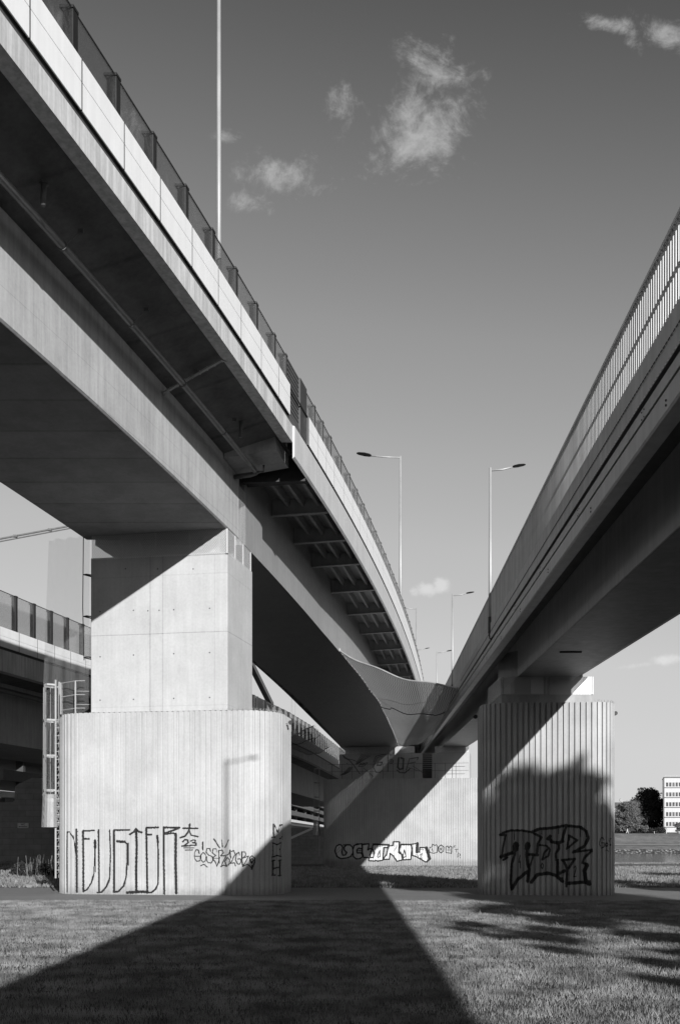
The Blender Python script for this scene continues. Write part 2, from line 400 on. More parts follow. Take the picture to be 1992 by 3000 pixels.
def rawmesh(name, verts, faces_flat, nper, mat, parent=None, uv=None):
    me = bpy.data.meshes.new(name); nv = len(verts); nf = len(faces_flat) // nper
    me.vertices.add(nv); me.vertices.foreach_set('co', np.asarray(verts, dtype=np.float32).ravel())
    me.loops.add(nf * nper); me.loops.foreach_set('vertex_index', np.asarray(faces_flat, dtype=np.int32))
    me.polygons.add(nf); me.polygons.foreach_set('loop_start', np.arange(0, nf * nper, nper, dtype=np.int32))
    me.update(calc_edges=True); me.validate()
    if uv is not None:
        l = me.uv_layers.new(name='UVMap'); l.data.foreach_set('uv', np.asarray(uv, dtype=np.float32)[np.asarray(faces_flat)].ravel())
    me.materials.append(mat)
    ob_ = bpy.data.objects.new(name, me); COL.objects.link(ob_)
    if parent is not None: ob_.parent = parent; ob_.matrix_parent_inverse = parent.matrix_basis.inverted()
    return ob_

def tag(o, label=None, cat=None, group=None, kind=None):
    if label: o['label'] = label
    if cat: o['category'] = cat
    if group: o['group'] = group
    if kind: o['kind'] = kind
    return o

def empty(name, loc, label, cat, group=None, rz=0):
    o = bpy.data.objects.new(name, None); COL.objects.link(o); o.location = loc; o.rotation_euler = (0, 0, rz)
    o.empty_display_size = 0.3
    return tag(o, label, cat, group)

def copy_tree(o, parent=None):
    c = o.copy(); COL.objects.link(c)
    if parent is not None: c.parent = parent
    for ch in list(o.children): copy_tree(ch, c)
    return c

F = 3000.0
def sx(x, Y): return (x - 996) / F * Y          # photo column -> metres at distance Y
def sz(y, Y): return (2462 - y) / F * Y + EYE   # photo row -> world height at distance Y

# ------------------------------------------------------------------ terrain
def ground_z(X, Y):
    pts = [(-400, 0), (38, 0), (74, -0.27), (100, -0.75), (150, -1.9), (180, -2.6), (190, -3.6), (334, -4.2), (341, -2.5), (346, -0.6), (350, 0.1), (354, 0.3), (363, 4.05), (372, 4.3), (380, 4.8), (4000, 4.8)]
    z = float(np.interp(Y, [p[0] for p in pts], [p[1] for p in pts]))
    if Y < 180:
        z += 0.03 * math.sin(X * 0.31 + Y * 0.17) * min(1, max(0, (Y - 36) / 20))
    if Y < 100 and X < -10:      # low bank beside the stone wall
        z += 0.5 * min(1, max(0, (-X - 11) / 5)) * min(1, max(0, (Y - 42) / 14))
    return z
xs = sorted(set([-2500, -1200, -600, -300, -200, -150] + list(np.arange(-120, 161, 4)) + [180, 220, 300, 500, 900, 1500, 2500]))
ys = sorted(set([-300, -150, -80, -40] + list(np.arange(-20, 110, 2.5)) + list(np.arange(110, 180, 10)) + [180, 184, 190, 200, 260, 330, 334, 338, 341, 344, 346, 348, 350, 352, 354, 356, 358, 360, 363, 366, 372, 380, 420, 500, 800, 1500, 4000]))
vs = [(x, y, ground_z(x, y)) for y in ys for x in xs]
nx = len(xs); fs = []
for j in range(len(ys) - 1):
    for i in range(nx - 1): fs += [j * nx + i, j * nx + i + 1, (j + 1) * nx + i + 1, (j + 1) * nx + i]
g_ = rawmesh('ground', vs, fs, 4, M['ground']); tag(g_, kind='structure')
for p_ in g_.data.polygons: p_.use_smooth = True
water = MB().add([(-2500, 181, -2.72), (2500, 181, -2.72), (2500, 345, -2.72), (-2500, 345, -2.72)], [(0, 1, 2, 3)]).build('river', M['water']); tag(water, kind='structure')
# path with ragged edges, and the far towpath
def strip(name, y0, y1, x0, x1, n, mat, jit, dz=0.004):
    v = []; f = []
    for i in range(n + 1):
        x = x0 + (x1 - x0) * i / n
        a = y0 + jit * (math.sin(x * 1.7) + 0.7 * math.sin(x * 4.3 + 1) + 0.5 * random.uniform(-1, 1)); b = y1 + jit * (math.sin(x * 1.3 + 2) + 0.5 * random.uniform(-1, 1))
        for k in range(5):
            y = a + (b - a) * k / 4; v.append((x, y, ground_z(x, y) + dz))
    for i in range(n):
        for k in range(4): f.append((i * 5 + k, (i + 1) * 5 + k, (i + 1) * 5 + k + 1, i * 5 + k + 1))
    o = MB().add(v, f).build(name, mat); return tag(o, kind='structure')
strip('path', 26.75, 34.6, -60, 60, 480, M['path'], 0.05)
M['gravel'] = concrete('pale_gravel', 0.38, 0.2, 0.1)
strip('towpath', 350.3, 353.4, -200, 300, 40, M['gravel'], 0.05, 0.05)
o = strip('river_bank_rocks', 338.5, 343.6, 60, 200, 140, M['riprap'], 0.3, 0.12)

# ------------------------------------------------------------------ grass blades
def blades(name, x_lim, y0, y1, dens, hmin, hmax, wid, skip=None, zf=ground_z):
    rng = np.random.default_rng(5)
    area = 0; P = []
    yb = np.arange(y0, y1, 0.5)
    for ya in yb:
        xl, xr = x_lim(ya)
        n = int(dens(ya) * (xr - xl) * 0.5)
        X = rng.uniform(xl, xr, n); Yp = rng.uniform(ya, min(ya + 0.5, y1), n)
        P.append(np.stack([X, Yp], 1))
    P = np.concatenate(P)
    # clumps: thin out by smooth noise
    cl = np.sin(P[:, 0] * 2.1 + np.sin(P[:, 1] * 1.7) * 2) * np.sin(P[:, 1] * 2.9 + np.sin(P[:, 0] * 1.3) * 2)
    cl = 0.45 * cl + 0.5 * np.sin(P[:, 0] * 6.1 + P[:, 1] * 3.0) * np.sin(P[:, 1] * 7.7 - P[:, 0] * 5.0) + 0.5 * np.sin(P[:, 0] * 13.7 - P[:, 1] * 11.0) * np.sin(P[:, 1] * 17.1 + P[:, 0] * 9.0)
    keep = rng.uniform(0, 1, len(P)) < 0.64 + 0.36 * cl
    if skip is not None: keep &= ~skip(P)
    P = P[keep]; n = len(P)
    hz = rng.uniform(hmin, hmax, n) * (0.75 + 0.25 * rng.uniform(0, 1, n) + 0.34 * np.clip(cl[keep], -.9, 1.2))
    ang = rng.uniform(0, 2 * np.pi, n); lean = rng.uniform(0.1, 0.9, n) * hz; la = rng.uniform(0, 2 * np.pi, n)
    w = wid(P[:, 1]) * rng.uniform(0.6, 1.3, n)
    Z = np.array([zf(a, b) for a, b in P]) if y1 > 36 else np.zeros(n)
    dx, dy = np.cos(ang) * w / 2, np.sin(ang) * w / 2
    v = np.empty((n, 3, 3), dtype=np.float32)
    v[:, 0] = np.stack([P[:, 0] - dx, P[:, 1] - dy, Z - 0.01], 1); v[:, 1] = np.stack([P[:, 0] + dx, P[:, 1] + dy, Z - 0.01], 1)
    v[:, 2] = np.stack([P[:, 0] + np.cos(la) * lean, P[:, 1] + np.sin(la) * lean, Z + hz], 1)
    o = rawmesh(name, v.reshape(-1, 3), np.arange(n * 3), 3, M['grass_blade'])
    return tag(o, None, 'grass', kind='stuff')
o = blades('lawn_grass', lambda y: (-0.345 * y - .6, 0.345 * y + .6), 8.2, 26.9, lambda y: 3400 * (9 / y) ** 0.55, 0.025, 0.06, lambda Y: 0.0045 + 0.00035 * Y)
tag(o, 'short mown grass in front of the path, half in shade', 'grass')
o = blades('weedy_tufts', lambda y: (-0.345 * y - .4, 0.345 * y + .4), 8.4, 26.6, lambda y: 170, 0.07, 0.12, lambda Y: 0.008 + 0.0004 * Y, skip=lambda P: (np.sin(P[:, 0] * 3.3 + 2 * np.sin(P[:, 1] * .9)) * np.sin(P[:, 1] * 3.9 + np.sin(P[:, 0] * 2.2)) < 0.72))
tag(o, 'taller weedy tufts scattered over the lawn', 'grass')
o = blades('verge_grass', lambda y: (-0.345 * y, 0.345 * y), 34.5, 72, lambda y: 160 * (35 / y), 0.06, 0.15, lambda Y: 0.0009 * Y)
tag(o, 'rough grass between the path and the far pier', 'grass')
o = blades('bank_grass', lambda y: (40, 66), 165, 181, lambda y: 45, 0.12, 0.42, lambda Y: Y * 0 + 0.10)
tag(o, 'tall grass fringe along the near edge of the river', 'grass')

# ------------------------------------------------------------------ plan curves
PC = [1.0856799294293135e-05, -0.002862904998771133, 0.36810834561189215, -10.036181917569632]
def left_x(Y):
    if Y < 15: return float(np.polyval(PC, 15) + 0.292 * (Y - 15))
    if Y > 72: return float(np.polyval(PC, 72) + 0.118 * (Y - 72))
    return float(np.polyval(PC, Y))
def right_x(Y): return 2.67 + 0.0505 * Y
def third_x(Y): return float(np.interp(Y, [0, 43.1, 50.6, 62.3, 74.0, 84.6, 94.5, 178], [-25.4, -14.31, -12.4, -9.35, -6.29, -4.1, -2.56, 7.1]))
GL, GR = -0.025, 0.0458
def lz(z, Y): return z + GL * (Y - 30) + EYE
def rz_(z, Y): return z + GR * (Y - 30) + EYE

# ================================================================== LEFT VIADUCT
LB = empty('viaduct', (left_x(30) - 4, 30, 11), 'tall left viaduct, concrete box girder changing to steel, with white cladding panels and glass barrier', 'bridge')
ysc = list(np.arange(-30, 31.01, 1.0)); yss = sorted(list(np.arange(31.55, 78, 0.8)) + list(np.arange(78, 150, 3)))
def L(o): return -o       # offsets run to the left of the edge
# concrete part
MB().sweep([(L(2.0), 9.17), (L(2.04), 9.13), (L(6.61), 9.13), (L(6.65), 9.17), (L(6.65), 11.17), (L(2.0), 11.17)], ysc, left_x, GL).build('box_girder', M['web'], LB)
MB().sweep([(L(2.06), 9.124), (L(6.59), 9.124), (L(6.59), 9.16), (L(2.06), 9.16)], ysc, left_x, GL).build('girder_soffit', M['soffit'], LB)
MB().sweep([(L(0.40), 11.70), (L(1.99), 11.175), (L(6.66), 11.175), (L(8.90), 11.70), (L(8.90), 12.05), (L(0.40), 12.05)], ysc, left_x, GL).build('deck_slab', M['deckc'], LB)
for sgn in (0, 1):
    q = [(0.04, 11.55), (0.04, 12.04), (0.42, 12.06), (0.42, 11.72), (0.40, 11.72), (0.38, 11.57), (0.36, 11.55)]
    if sgn: q = [(9.30 - a_, b_) for a_, b_ in q]
    MB().sweep([(L(a_), b_) for a_, b_ in q], ysc if sgn else list(np.arange(-30, 29.5, 1.0)) + [29.74], left_x, GL).build('edge_beam', M['edge'], LB)
# end block under the overhang
b = MB()
def lp(o_, z, Y): return (left_x(Y) - o_, Y, lz(z, Y))
v = [lp(.5, 11.30, 29.6), lp(1.98, 11.03, 29.6), lp(1.98, 11.3, 29.6), lp(.5, 11.68, 29.6), lp(.5, 11.30, 31.0), lp(1.98, 11.03, 31.0), lp(1.98, 11.3, 31.0), lp(.5, 11.68, 31.0)]
b.add(v, [(0, 1, 2, 3), (7, 6, 5, 4), (0, 3, 7, 4), (1, 5, 6, 2), (0, 4, 5, 1), (3, 2, 6, 7)]).build('end_block', M['block'], LB)
# steel part
SY = [20, 31.6, 42, 47.6, 51.5, 56, 63, 74.5, 80, 92, 150]; SZ = [9.38, 9.09, 8.6, 8.1, 7.8, 7.5, 7.1, 6.9, 6.9, 7.6, 6.0]
def offr(Y): return float(np.interp(Y, [31.6, 42, 47.6, 51.5, 56, 63, 74.5], [2.0, 1.94, 1.64, 1.47, 1.34, 1.45, 1.78]))
def offl(Y): return float(np.interp(Y, [31.6, 46, 51.5, 56, 65, 76], [6.6, 5.95, 5.75, 5.6, 5.6, 6.1]))
v = []; f = []
for Y in yss:
    zb_s = float(np.interp(Y, SY, SZ)) + EYE
    v += [(left_x(Y) - offr(Y), Y, zb_s), (left_x(Y) - offl(Y), Y, zb_s), (left_x(Y) - 6.5, Y, lz(11.9, Y)), (left_x(Y) - 2.0, Y, lz(11.9, Y))]
for i in range(len(yss) - 1):
    for k in range(4): f.append((i * 4 + k, i * 4 + (k + 1) % 4, (i + 1) * 4 + (k + 1) % 4, (i + 1) * 4 + k))
f += [(0, 1, 2, 3), tuple((len(yss) - 1) * 4 + k for k in range(4))]
MB().add(v, f).build('steel_girder', M['steel'], LB)
MB().sweep([(L(0.05), 11.70), (L(9.1), 11.70), (L(9.1), 12.0), (L(0.05), 12.0)], [30.9, 31.6], left_x, GL).build('expansion_joint', M['darker'], LB)
MB().sweep([(L(0.12), 11.62), (L(1.99), 11.62), (L(1.99), 11.66), (L(0.12), 11.66)], yss, left_x, GL).build('deck_plate', M['steel'], LB)
MB().sweep([(L(6.51), 11.62), (L(9.1), 11.62), (L(9.1), 11.66), (L(6.51), 11.66)], yss, left_x, GL).build('deck_plate', M['steel'], LB)
MB().sweep([(L(0.05), 11.10), (L(-0.01), 11.16), (L(-0.01), 12.04), (L(0.05), 12.06)], [29.78, 30.4, 31.0] + yss, left_x, GL).build('fascia_plate', M['steel_light'], LB)
MB().sweep([(L(9.11), 11.10), (L(9.2), 11.16), (L(9.2), 12.04), (L(9.11), 12.06)], yss, left_x, GL).build('fascia_plate', M['steel_light'], LB)
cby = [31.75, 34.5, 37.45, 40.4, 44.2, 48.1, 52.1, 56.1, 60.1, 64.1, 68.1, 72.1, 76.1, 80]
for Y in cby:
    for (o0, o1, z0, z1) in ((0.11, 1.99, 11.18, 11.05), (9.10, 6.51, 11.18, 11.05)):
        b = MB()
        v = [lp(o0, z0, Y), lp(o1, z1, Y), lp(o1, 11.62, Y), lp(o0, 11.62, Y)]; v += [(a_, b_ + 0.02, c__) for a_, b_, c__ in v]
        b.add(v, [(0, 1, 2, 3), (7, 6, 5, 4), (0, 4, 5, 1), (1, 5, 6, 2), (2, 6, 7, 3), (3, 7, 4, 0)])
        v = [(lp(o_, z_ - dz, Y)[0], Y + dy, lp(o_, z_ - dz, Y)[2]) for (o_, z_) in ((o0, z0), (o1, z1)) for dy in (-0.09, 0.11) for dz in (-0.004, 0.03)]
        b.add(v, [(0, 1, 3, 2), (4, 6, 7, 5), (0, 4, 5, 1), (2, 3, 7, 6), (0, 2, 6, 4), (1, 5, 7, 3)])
        b.build('crossbeam', M['steel'] if Y > 32 else M['darker'], LB)  # first crossbeam coloured black in place of shade at the joint
for o_ in (0.42, 0.95, 1.45):
    MB().sweep([(L(o_ - .09), 11.61), (L(o_ - .05), 11.36), (L(o_ + .05), 11.36), (L(o_ + .09), 11.61)], [y for y in yss if y < 80], left_x, GL).build('stiffener', M['steel'], LB)
for o_ in (7.05, 7.75, 8.45):
    MB().sweep([(L(o_ - .09), 11.61), (L(o_ - .05), 11.36), (L(o_ + .05), 11.36), (L(o_ + .09), 11.61)], [y for y in yss if y < 80], left_x, GL).build('stiffener', M['steel'], LB)
# joint between the concrete and the steel spans, screened with perforated sheet
b = MB()
v = [lp(1.985, z, Y) for Y in (31.0, 31.6) for z in (9.13, 10.75)]
b.add(v, [(0, 1, 3, 2)]).build('joint_screen', M['screen_y'], LB)
b = MB(); b.box(left_x(31.3) - 6.2, left_x(31.3) - 2.4, 31.15, 31.5, lz(9.3, 31), lz(11.6, 31)); b.build('end_diaphragm', M['darker'], LB)
b = MB(); v = [lp(.06, 11.0, 31.25), lp(1.99, 10.95, 31.25), lp(1.99, 11.72, 31.25), lp(.06, 11.72, 31.25)]; v += [(a_, b_ + .2, c_) for a_, b_, c_ in v]
b.add(v, [(0, 1, 2, 3), (7, 6, 5, 4), (0, 4, 5, 1), (1, 5, 6, 2), (2, 6, 7, 3), (3, 7, 4, 0)]).build('light_block_plate', M['darker'], LB)  # added black plate that keeps sunlight off the steel behind the joint
# drain pipe and hangers
pz = lambda Y: 11.07 - (Y - 17.1) * 0.0
pts = [(left_x(Y) - 1.30, Y, EYE + 10.93 - 0.025 * (Y - 30)) for Y in np.arange(4, 30.31, 0.75)]
b = MB(); b.tube(pts, 0.075, 12); b.build('drain_pipe', M['pipe'], LB, True)
b = MB(); e_ = Vector(pts[-1]); b.tube([e_, e_ + Vector((.03, .12, -.03)), e_ + Vector((-.12, .2, -.05)), e_ + Vector((-.75, .35, -.08))], 0.07, 10)
b.tube([e_ + Vector((0.02, .1, 0)), e_ + Vector((.26, .1, 0)), e_ + Vector((.26, .1, .2))], 0.035, 8); b.build('pipe_elbow', M['pipe_dark'], LB, True)
for Y in np.arange(8.3, 30, 2.75):
    p0 = Vector((left_x(Y) - 1.30, Y, EYE + 10.93 - 0.025 * (Y - 30)))
    b = MB(); b.tube([p0 + Vector((0, -.03, 0)), p0 + Vector((0, .03, 0))], 0.088, 12)
    b.tube([p0 + Vector((.07, 0, .05)), p0 + Vector((.28, .25, 0.42))], 0.008, 5); b.tube([p0 + Vector((-.07, 0, .05)), p0 + Vector((-.2, .2, .28))], 0.008, 5)
    q0 = p0 + Vector((.28, .25, .40)); b.box(q0.x - .05, q0.x + .05, q0.y - .04, q0.y + .04, q0.z - .02, q0.z + .06)
    b.build('pipe_hanger', M['pipe_dark'], LB)
p0 = Vector((left_x(18.0) - 1.0, 18.2, EYE + 11.28)); b = MB(); b.tube([p0, p0 + Vector((0.02, 0, .45))], 0.05, 10); b.tube([p0 + Vector((.02, 0, .38)), p0 + Vector((0.02, 0, .41))], 0.09, 12)
b.build('drain_outlet', M['pipe_dark'], LB, True)
p0 = Vector((left_x(28.0) - 1.0, 28.2, EYE + 11.1)); b = MB(); b.tube([p0, p0 + Vector((0.02, 0, .6))], 0.05, 10); b.build('drain_outlet', M['pipe_dark'], LB, True)
b = MB(); a_ = Vector((left_x(25.3) - 1.98, 25.3, EYE + 11.05)); c0 = Vector((left_x(24.9) - .38, 24.9, EYE + 11.68)); b.bar(a_, c0, 0.09, 0.03)
for k in range(9):
    q0 = a_.lerp(c0, k / 8); b.box(q0.x - .012, q0.x + .012, q0.y - .06, q0.y + .06, q0.z - .03, q0.z + .03)
b.bar(c0, c0 + Vector((.2, .2, .05)), 0.06, 0.06); b.build('cable_tray', M['galv'], LB)

# barrier on the left viaduct
joints = [1.0, 2.55, 4.1, 5.65, 7.2, 8.75, 10.3, 11.85, 13.4, 14.45, 15.98, 17.5, 18.99, 20.5, 22.07, 23.58, 25.1, 26.65, 28.2, 29.32, 31.41, 32.6, 33.73, 34.93, 36.61, 38.22, 39.81, 41.42, 43.13, 44.76, 46.35]
y_ = 46.35
while y_ < 112: y_ += 1.66; joints.append(round(y_, 2))
def quadwall(b, o0, o1, y0, y1, z0, z1, fx, fz):
    v = [(fx(y) - o, y, fz(z, y)) for y in (y0, y1) for o in (o0, o1) for z in (z0, z1)]
    b.add(v, [(0, 1, 3, 2), (4, 6, 7, 5), (0, 4, 5, 1), (2, 3, 7, 6), (0, 2, 6, 4), (1, 5, 7, 3)])
post_proto = None
def barrier(B, joints, fx, fz, pb, pt, gt, post_w, solid, off0=0.0):
    global post_proto
    for i in range(len(joints) - 1):
        y0, y1 = joints[i] + 0.018, joints[i + 1] - 0.018
        if solid and abs(joints[i] - solid[0]) < 0.3:
            ym = y0 + (y1 - y0) * 0.62
            b = MB(); quadwall(b, off0 + .10, off0 + .16, y0, ym, pb, gt, fx, fz)
            k_ = 0
            zz = pb + .06
            while zz < gt - .05: quadwall(b, off0 + .085, off0 + .10, y0 + .03, ym - .02, zz, zz + .05, fx, fz); zz += .13
            b.build('louvre_panel', M['dark'], B)
            b = MB(); quadwall(b, off0 + .05, off0 + .16, ym + .03, y1, pb, gt, fx, fz); b.build('service_door', M['post'], B)
            continue
        zs = pb + (pt - pb) * 0.55
        b = MB(); quadwall(b, off0 - .012, off0 + .012, y0, y1, pb, zs - .006, fx, fz); quadwall(b, off0 - .012, off0 + .012, y0, y1, zs + .006, pt, fx, fz)
        b.build('cladding_panel', M['white'], B)
        b = MB(); quadwall(b, off0 + .115, off0 + .127, y0, y1, pt - .05, gt - .015, fx, fz); b.build('glass_panel', M['glass'], B)
    for y in joints:
        b = MB(); hw = post_w / 2
        quadwall(b, off0 - .011, off0 + .14, y - .0178, y + .0178, pb, pt, fx, fz); quadwall(b, off0 + .09, off0 + .27, y - .09, y + .06, pb - .05, gt - .02, fx, fz)
        quadwall(b, off0 + .08, off0 + .32, y - .11, y + .07, gt - .02, gt + .03, fx, fz)
        b.build('barrier_post', M['post'], B)
    yy2 = list(np.arange(joints[0], joints[-1], 1.0))
    b = MB()
    for i in range(len(yy2) - 1): quadwall(b, off0 + .112, off0 + .132, yy2[i], yy2[i + 1], gt - .015, gt + .01, fx, fz)
    b.build('top_rail', M['darker'], B)
    b = MB()
    for i in range(len(yy2) - 1): quadwall(b, off0 + .022, off0 + .05, yy2[i], yy2[i + 1], pt - .03, pt + .008, fx, fz)
    b.build('middle_rail', M['darker'], B)
barrier(LB, joints, left_x, lz, 12.16, 13.03, 13.86, 0.14, (29.32,))
b = MB(); yy2 = list(np.arange(-30, 112, 1.0))
for i in range(len(yy2) - 1): quadwall(b, .06, .50, yy2[i], yy2[i + 1], 12.04, 12.30, left_x, lz)
b.build('kerb', M['dark'], LB)  # dark colour doubles as the shadow gap below the panels
# inner side barrier wall on the other edge, closes the deck
b = MB()
for i in range(len(yy2) - 1): quadwall(b, 8.9, 9.1, yy2[i], yy2[i + 1], 12.05, 13.0, left_x, lz)
b.build('far_parapet', M['block'], LB)
b = MB().sweep([(L(0.5), 12.02), (L(8.9), 12.02), (L(8.9), 12.07), (L(0.5), 12.07)], yss + [], left_x, GL); b.build('road_deck', M['dark'], LB)

# ================================================================== RIGHT BRIDGE
RB = empty('footbridge', (right_x(30) + 1.9, 30, 6.5), 'slender steel bridge on the right with a finned railing, climbing away from the camera', 'bridge')
ysr = list(np.arange(-35, 120, 2.5))
def rp(o_, z, Y): return (right_x(Y) + o_, Y, rz_(z, Y))
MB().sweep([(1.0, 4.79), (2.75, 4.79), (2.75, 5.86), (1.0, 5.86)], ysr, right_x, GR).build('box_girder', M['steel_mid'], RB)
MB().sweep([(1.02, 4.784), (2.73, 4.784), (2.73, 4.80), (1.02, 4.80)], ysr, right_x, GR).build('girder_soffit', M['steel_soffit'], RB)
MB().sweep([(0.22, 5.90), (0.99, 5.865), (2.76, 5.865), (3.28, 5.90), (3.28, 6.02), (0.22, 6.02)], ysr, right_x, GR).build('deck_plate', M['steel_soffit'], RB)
def mir(q): return [(3.50 - a_, b_) for a_, b_ in q]
for k_, ff in ((0, lambda q: q), (1, mir)):
    MB().sweep(ff([(0.06, 5.19), (0.08, 5.17), (0.26, 5.17), (0.26, 5.40), (0.06, 5.40)]), ysr, right_x, GR).build('edge_girder', M['steel_light'], RB)
    MB().sweep(ff([(0.075, 5.40), (0.075, 5.425), (0.21, 5.425), (0.21, 5.40)]), ysr, right_x, GR).build('shadow_groove', M['darker'], RB)
    MB().sweep(ff([(0.05, 5.425), (0.05, 5.555), (0.215, 5.555), (0.215, 5.425)]), ysr, right_x, GR).build('edge_girder', M['steel_light'], RB)
    MB().sweep(ff([(0.09, 5.555), (0.09, 5.60), (0.215, 5.60), (0.215, 5.555)]), ysr, right_x, GR).build('shadow_groove', M['darker'], RB)
    # folded skirt sheet
    v = []; f = []; yy3 = np.arange(-34.0, 95.0, 0.0465); n_ = 0
    for i, Y in enumerate(yy3):
        o_ = (0.012 if (i % 2) else 0.027); o_ = o_ if k_ == 0 else 3.50 - o_
        v += [rp(o_, 5.60, Y), rp(o_, 6.02, Y)]
    for i in range(len(yy3) - 1): f += [2 * i, 2 * i + 1, 2 * i + 3, 2 * i + 2]
    rawmesh('skirt_sheet', v, f, 4, M['fence'], RB)
    # slots in the skirt
    b = MB()
    for Y in (np.arange(7.0, 40.0, 0.093) if k_ == 0 else []):
        x0, y0, z0 = rp(0.010, 5.775, Y); b.box(x0 - .004, x0 + .002, Y, Y + .055, z0 - .006, z0 + .008)
    if k_ == 0: tag(b.build('drain_slots', M['darker'], RB), kind='stuff')
    # railing of flat fins
    v = []; f = []; yy3 = np.arange(-34.0, 94.0, 0.093)
    for Y in yy3:
        for (o_, dy, z) in ((.03, 0, 5.965), (.074, 0, 5.965), (.074, 0, 6.82), (.03, 0, 6.82), (.03, .008, 5.965), (.074, .008, 5.965), (.074, .008, 6.82), (.03, .008, 6.82)):
            o2 = o_ if k_ == 0 else 3.50 - o_; x0, y0, z0 = rp(o2, z, Y + dy); v.append((x0, y0, z0))
        b0 = len(v) - 8
        for q in ((0, 1, 2, 3), (7, 6, 5, 4), (0, 3, 7, 4), (1, 5, 6, 2)): f += [b0 + i for i in q]
    rawmesh('railing_fins', v, f, 4, M['fence'], RB)
    for (za, zb, o0_, o1_) in ((6.82, 6.86, .02, .10), (6.40, 6.45, .076, .09), (5.94, 6.0, .076, .09)):
        MB().sweep(ff([(o0_, za), (o1_, za), (o1_, zb), (o0_, zb)]), [y for y in ysr if y < 95], right_x, GR).build('rail', M['fence'], RB)
    for Y in np.arange(-3, 90, 2.2):
        if k_ == 0: continue
        b = MB(); o0_ = 3.35
        v8 = [rp(o0_ + a_, z, Y + c2) for a_ in (0, .05) for c2 in (0, .012) for z in (5.7, 6.82)]
        b.add(v8, [(0, 1, 3, 2), (4, 6, 7, 5), (0, 4, 5, 1), (2, 3, 7, 6), (0, 2, 6, 4), (1, 5, 7, 3)]); b.build('railing_post', M['fence'], RB)
# bolts on the edge girder
b = MB()
for Y in list(np.arange(10.2, 60, 3.85)):
    for z in (5.24, 5.29): b.tube([rp(.065, z, Y), rp(.05, z, Y)], 0.012, 8)
    for z in (5.44, 5.52):
        for dy in (-.05, .05): b.tube([rp(.055, z, Y + .9 + dy), rp(.042, z, Y + .9 + dy)], 0.008, 6)
b.build('bolts', M['darker'], RB)
pts = [rp(.44, 5.62, Y) for Y in np.arange(4, 92, 3)]
MB().tube(pts, 0.12, 12).build('service_pipe', M['pipe_dark'], RB, True)
b = MB()
for Y in np.arange(6, 90, 3.1): b.tube([rp(.44, 5.62, Y), rp(.44, 5.62, Y + .05)], 0.132, 12)
b.build('pipe_collars', M['pipe_dark'], RB, True)
b = MB(); x0, y0, z0 = rp(1.62, 4.785, 24.6); b.tube([(x0 - .26, y0, z0), (x0 + .26, y0, z0)], .035, 8); b.build('inspection_hatch', M['darker'], RB)
# stiffener plate over the bearing
v = [rp(.55, 4.80, 31), rp(1.0, 4.80, 29.9), rp(1.0, 5.55, 29.9), rp(.75, 5.55, 30.4), rp(.55, 5.30, 31)]
v = [lp_ for lp_ in v]; v2 = [(a_, b_ + .05, c_2) for a_, b_, c_2 in v]
MB().add(v + v2, [(0, 1, 2, 3, 4), (9, 8, 7, 6, 5), (0, 5, 6, 1), (1, 6, 7, 2), (2, 7, 8, 3), (3, 8, 9, 4), (4, 9, 5, 0)]).build('bearing_bracket', M['steel'], RB)

# ================================================================== THIRD BRIDGE
TB = empty('rear_viaduct', (third_x(60) - 4, 60, 8), 'low viaduct behind the left pier with tall glass barrier over white panels', 'bridge')
yst = list(np.arange(20, 135, 3.0))
tzf = lambda z, Y: z + EYE
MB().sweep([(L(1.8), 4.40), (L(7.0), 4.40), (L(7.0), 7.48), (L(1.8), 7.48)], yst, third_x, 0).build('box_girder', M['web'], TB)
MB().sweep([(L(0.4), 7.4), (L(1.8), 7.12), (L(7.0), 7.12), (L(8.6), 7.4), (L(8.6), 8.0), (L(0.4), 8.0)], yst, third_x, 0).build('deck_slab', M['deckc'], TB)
MB().sweep([(L(0.04), 7.17), (L(0.04), 8.08), (L(0.45), 8.10), (L(0.45), 7.17)], yst, third_x, 0).build('edge_beam', M['edge'], TB)
tj = list(np.round(np.arange(35.9, 75, 1.44), 2)) + [75.6, 77.9] + list(np.round(np.arange(79.5, 125, 1.78), 2))
barrier(TB, tj, third_x, tzf, 8.19, 9.02, 10.59, 0.16, (75.6,))
b = MB(); yy4 = list(np.arange(20, 126, 2.0))
for i in range(len(yy4) - 1): quadwall(b, .06, .50, yy4[i], yy4[i + 1], 8.085, 8.30, third_x, tzf)
b.build('kerb', M['dark'], TB)
MB().tube([(third_x(Y) - 8.4, Y, EYE + 9.3) for Y in range(20, 126, 4)], .05, 6).build('far_rail', M['dark'], TB)
b = MB().tube([(third_x(Y) - 1.0, Y, EYE + 6.6) for Y in range(30, 90, 3)], 0.13, 10); b.build('drain_pipe', M['pipe_dark'], TB, True)

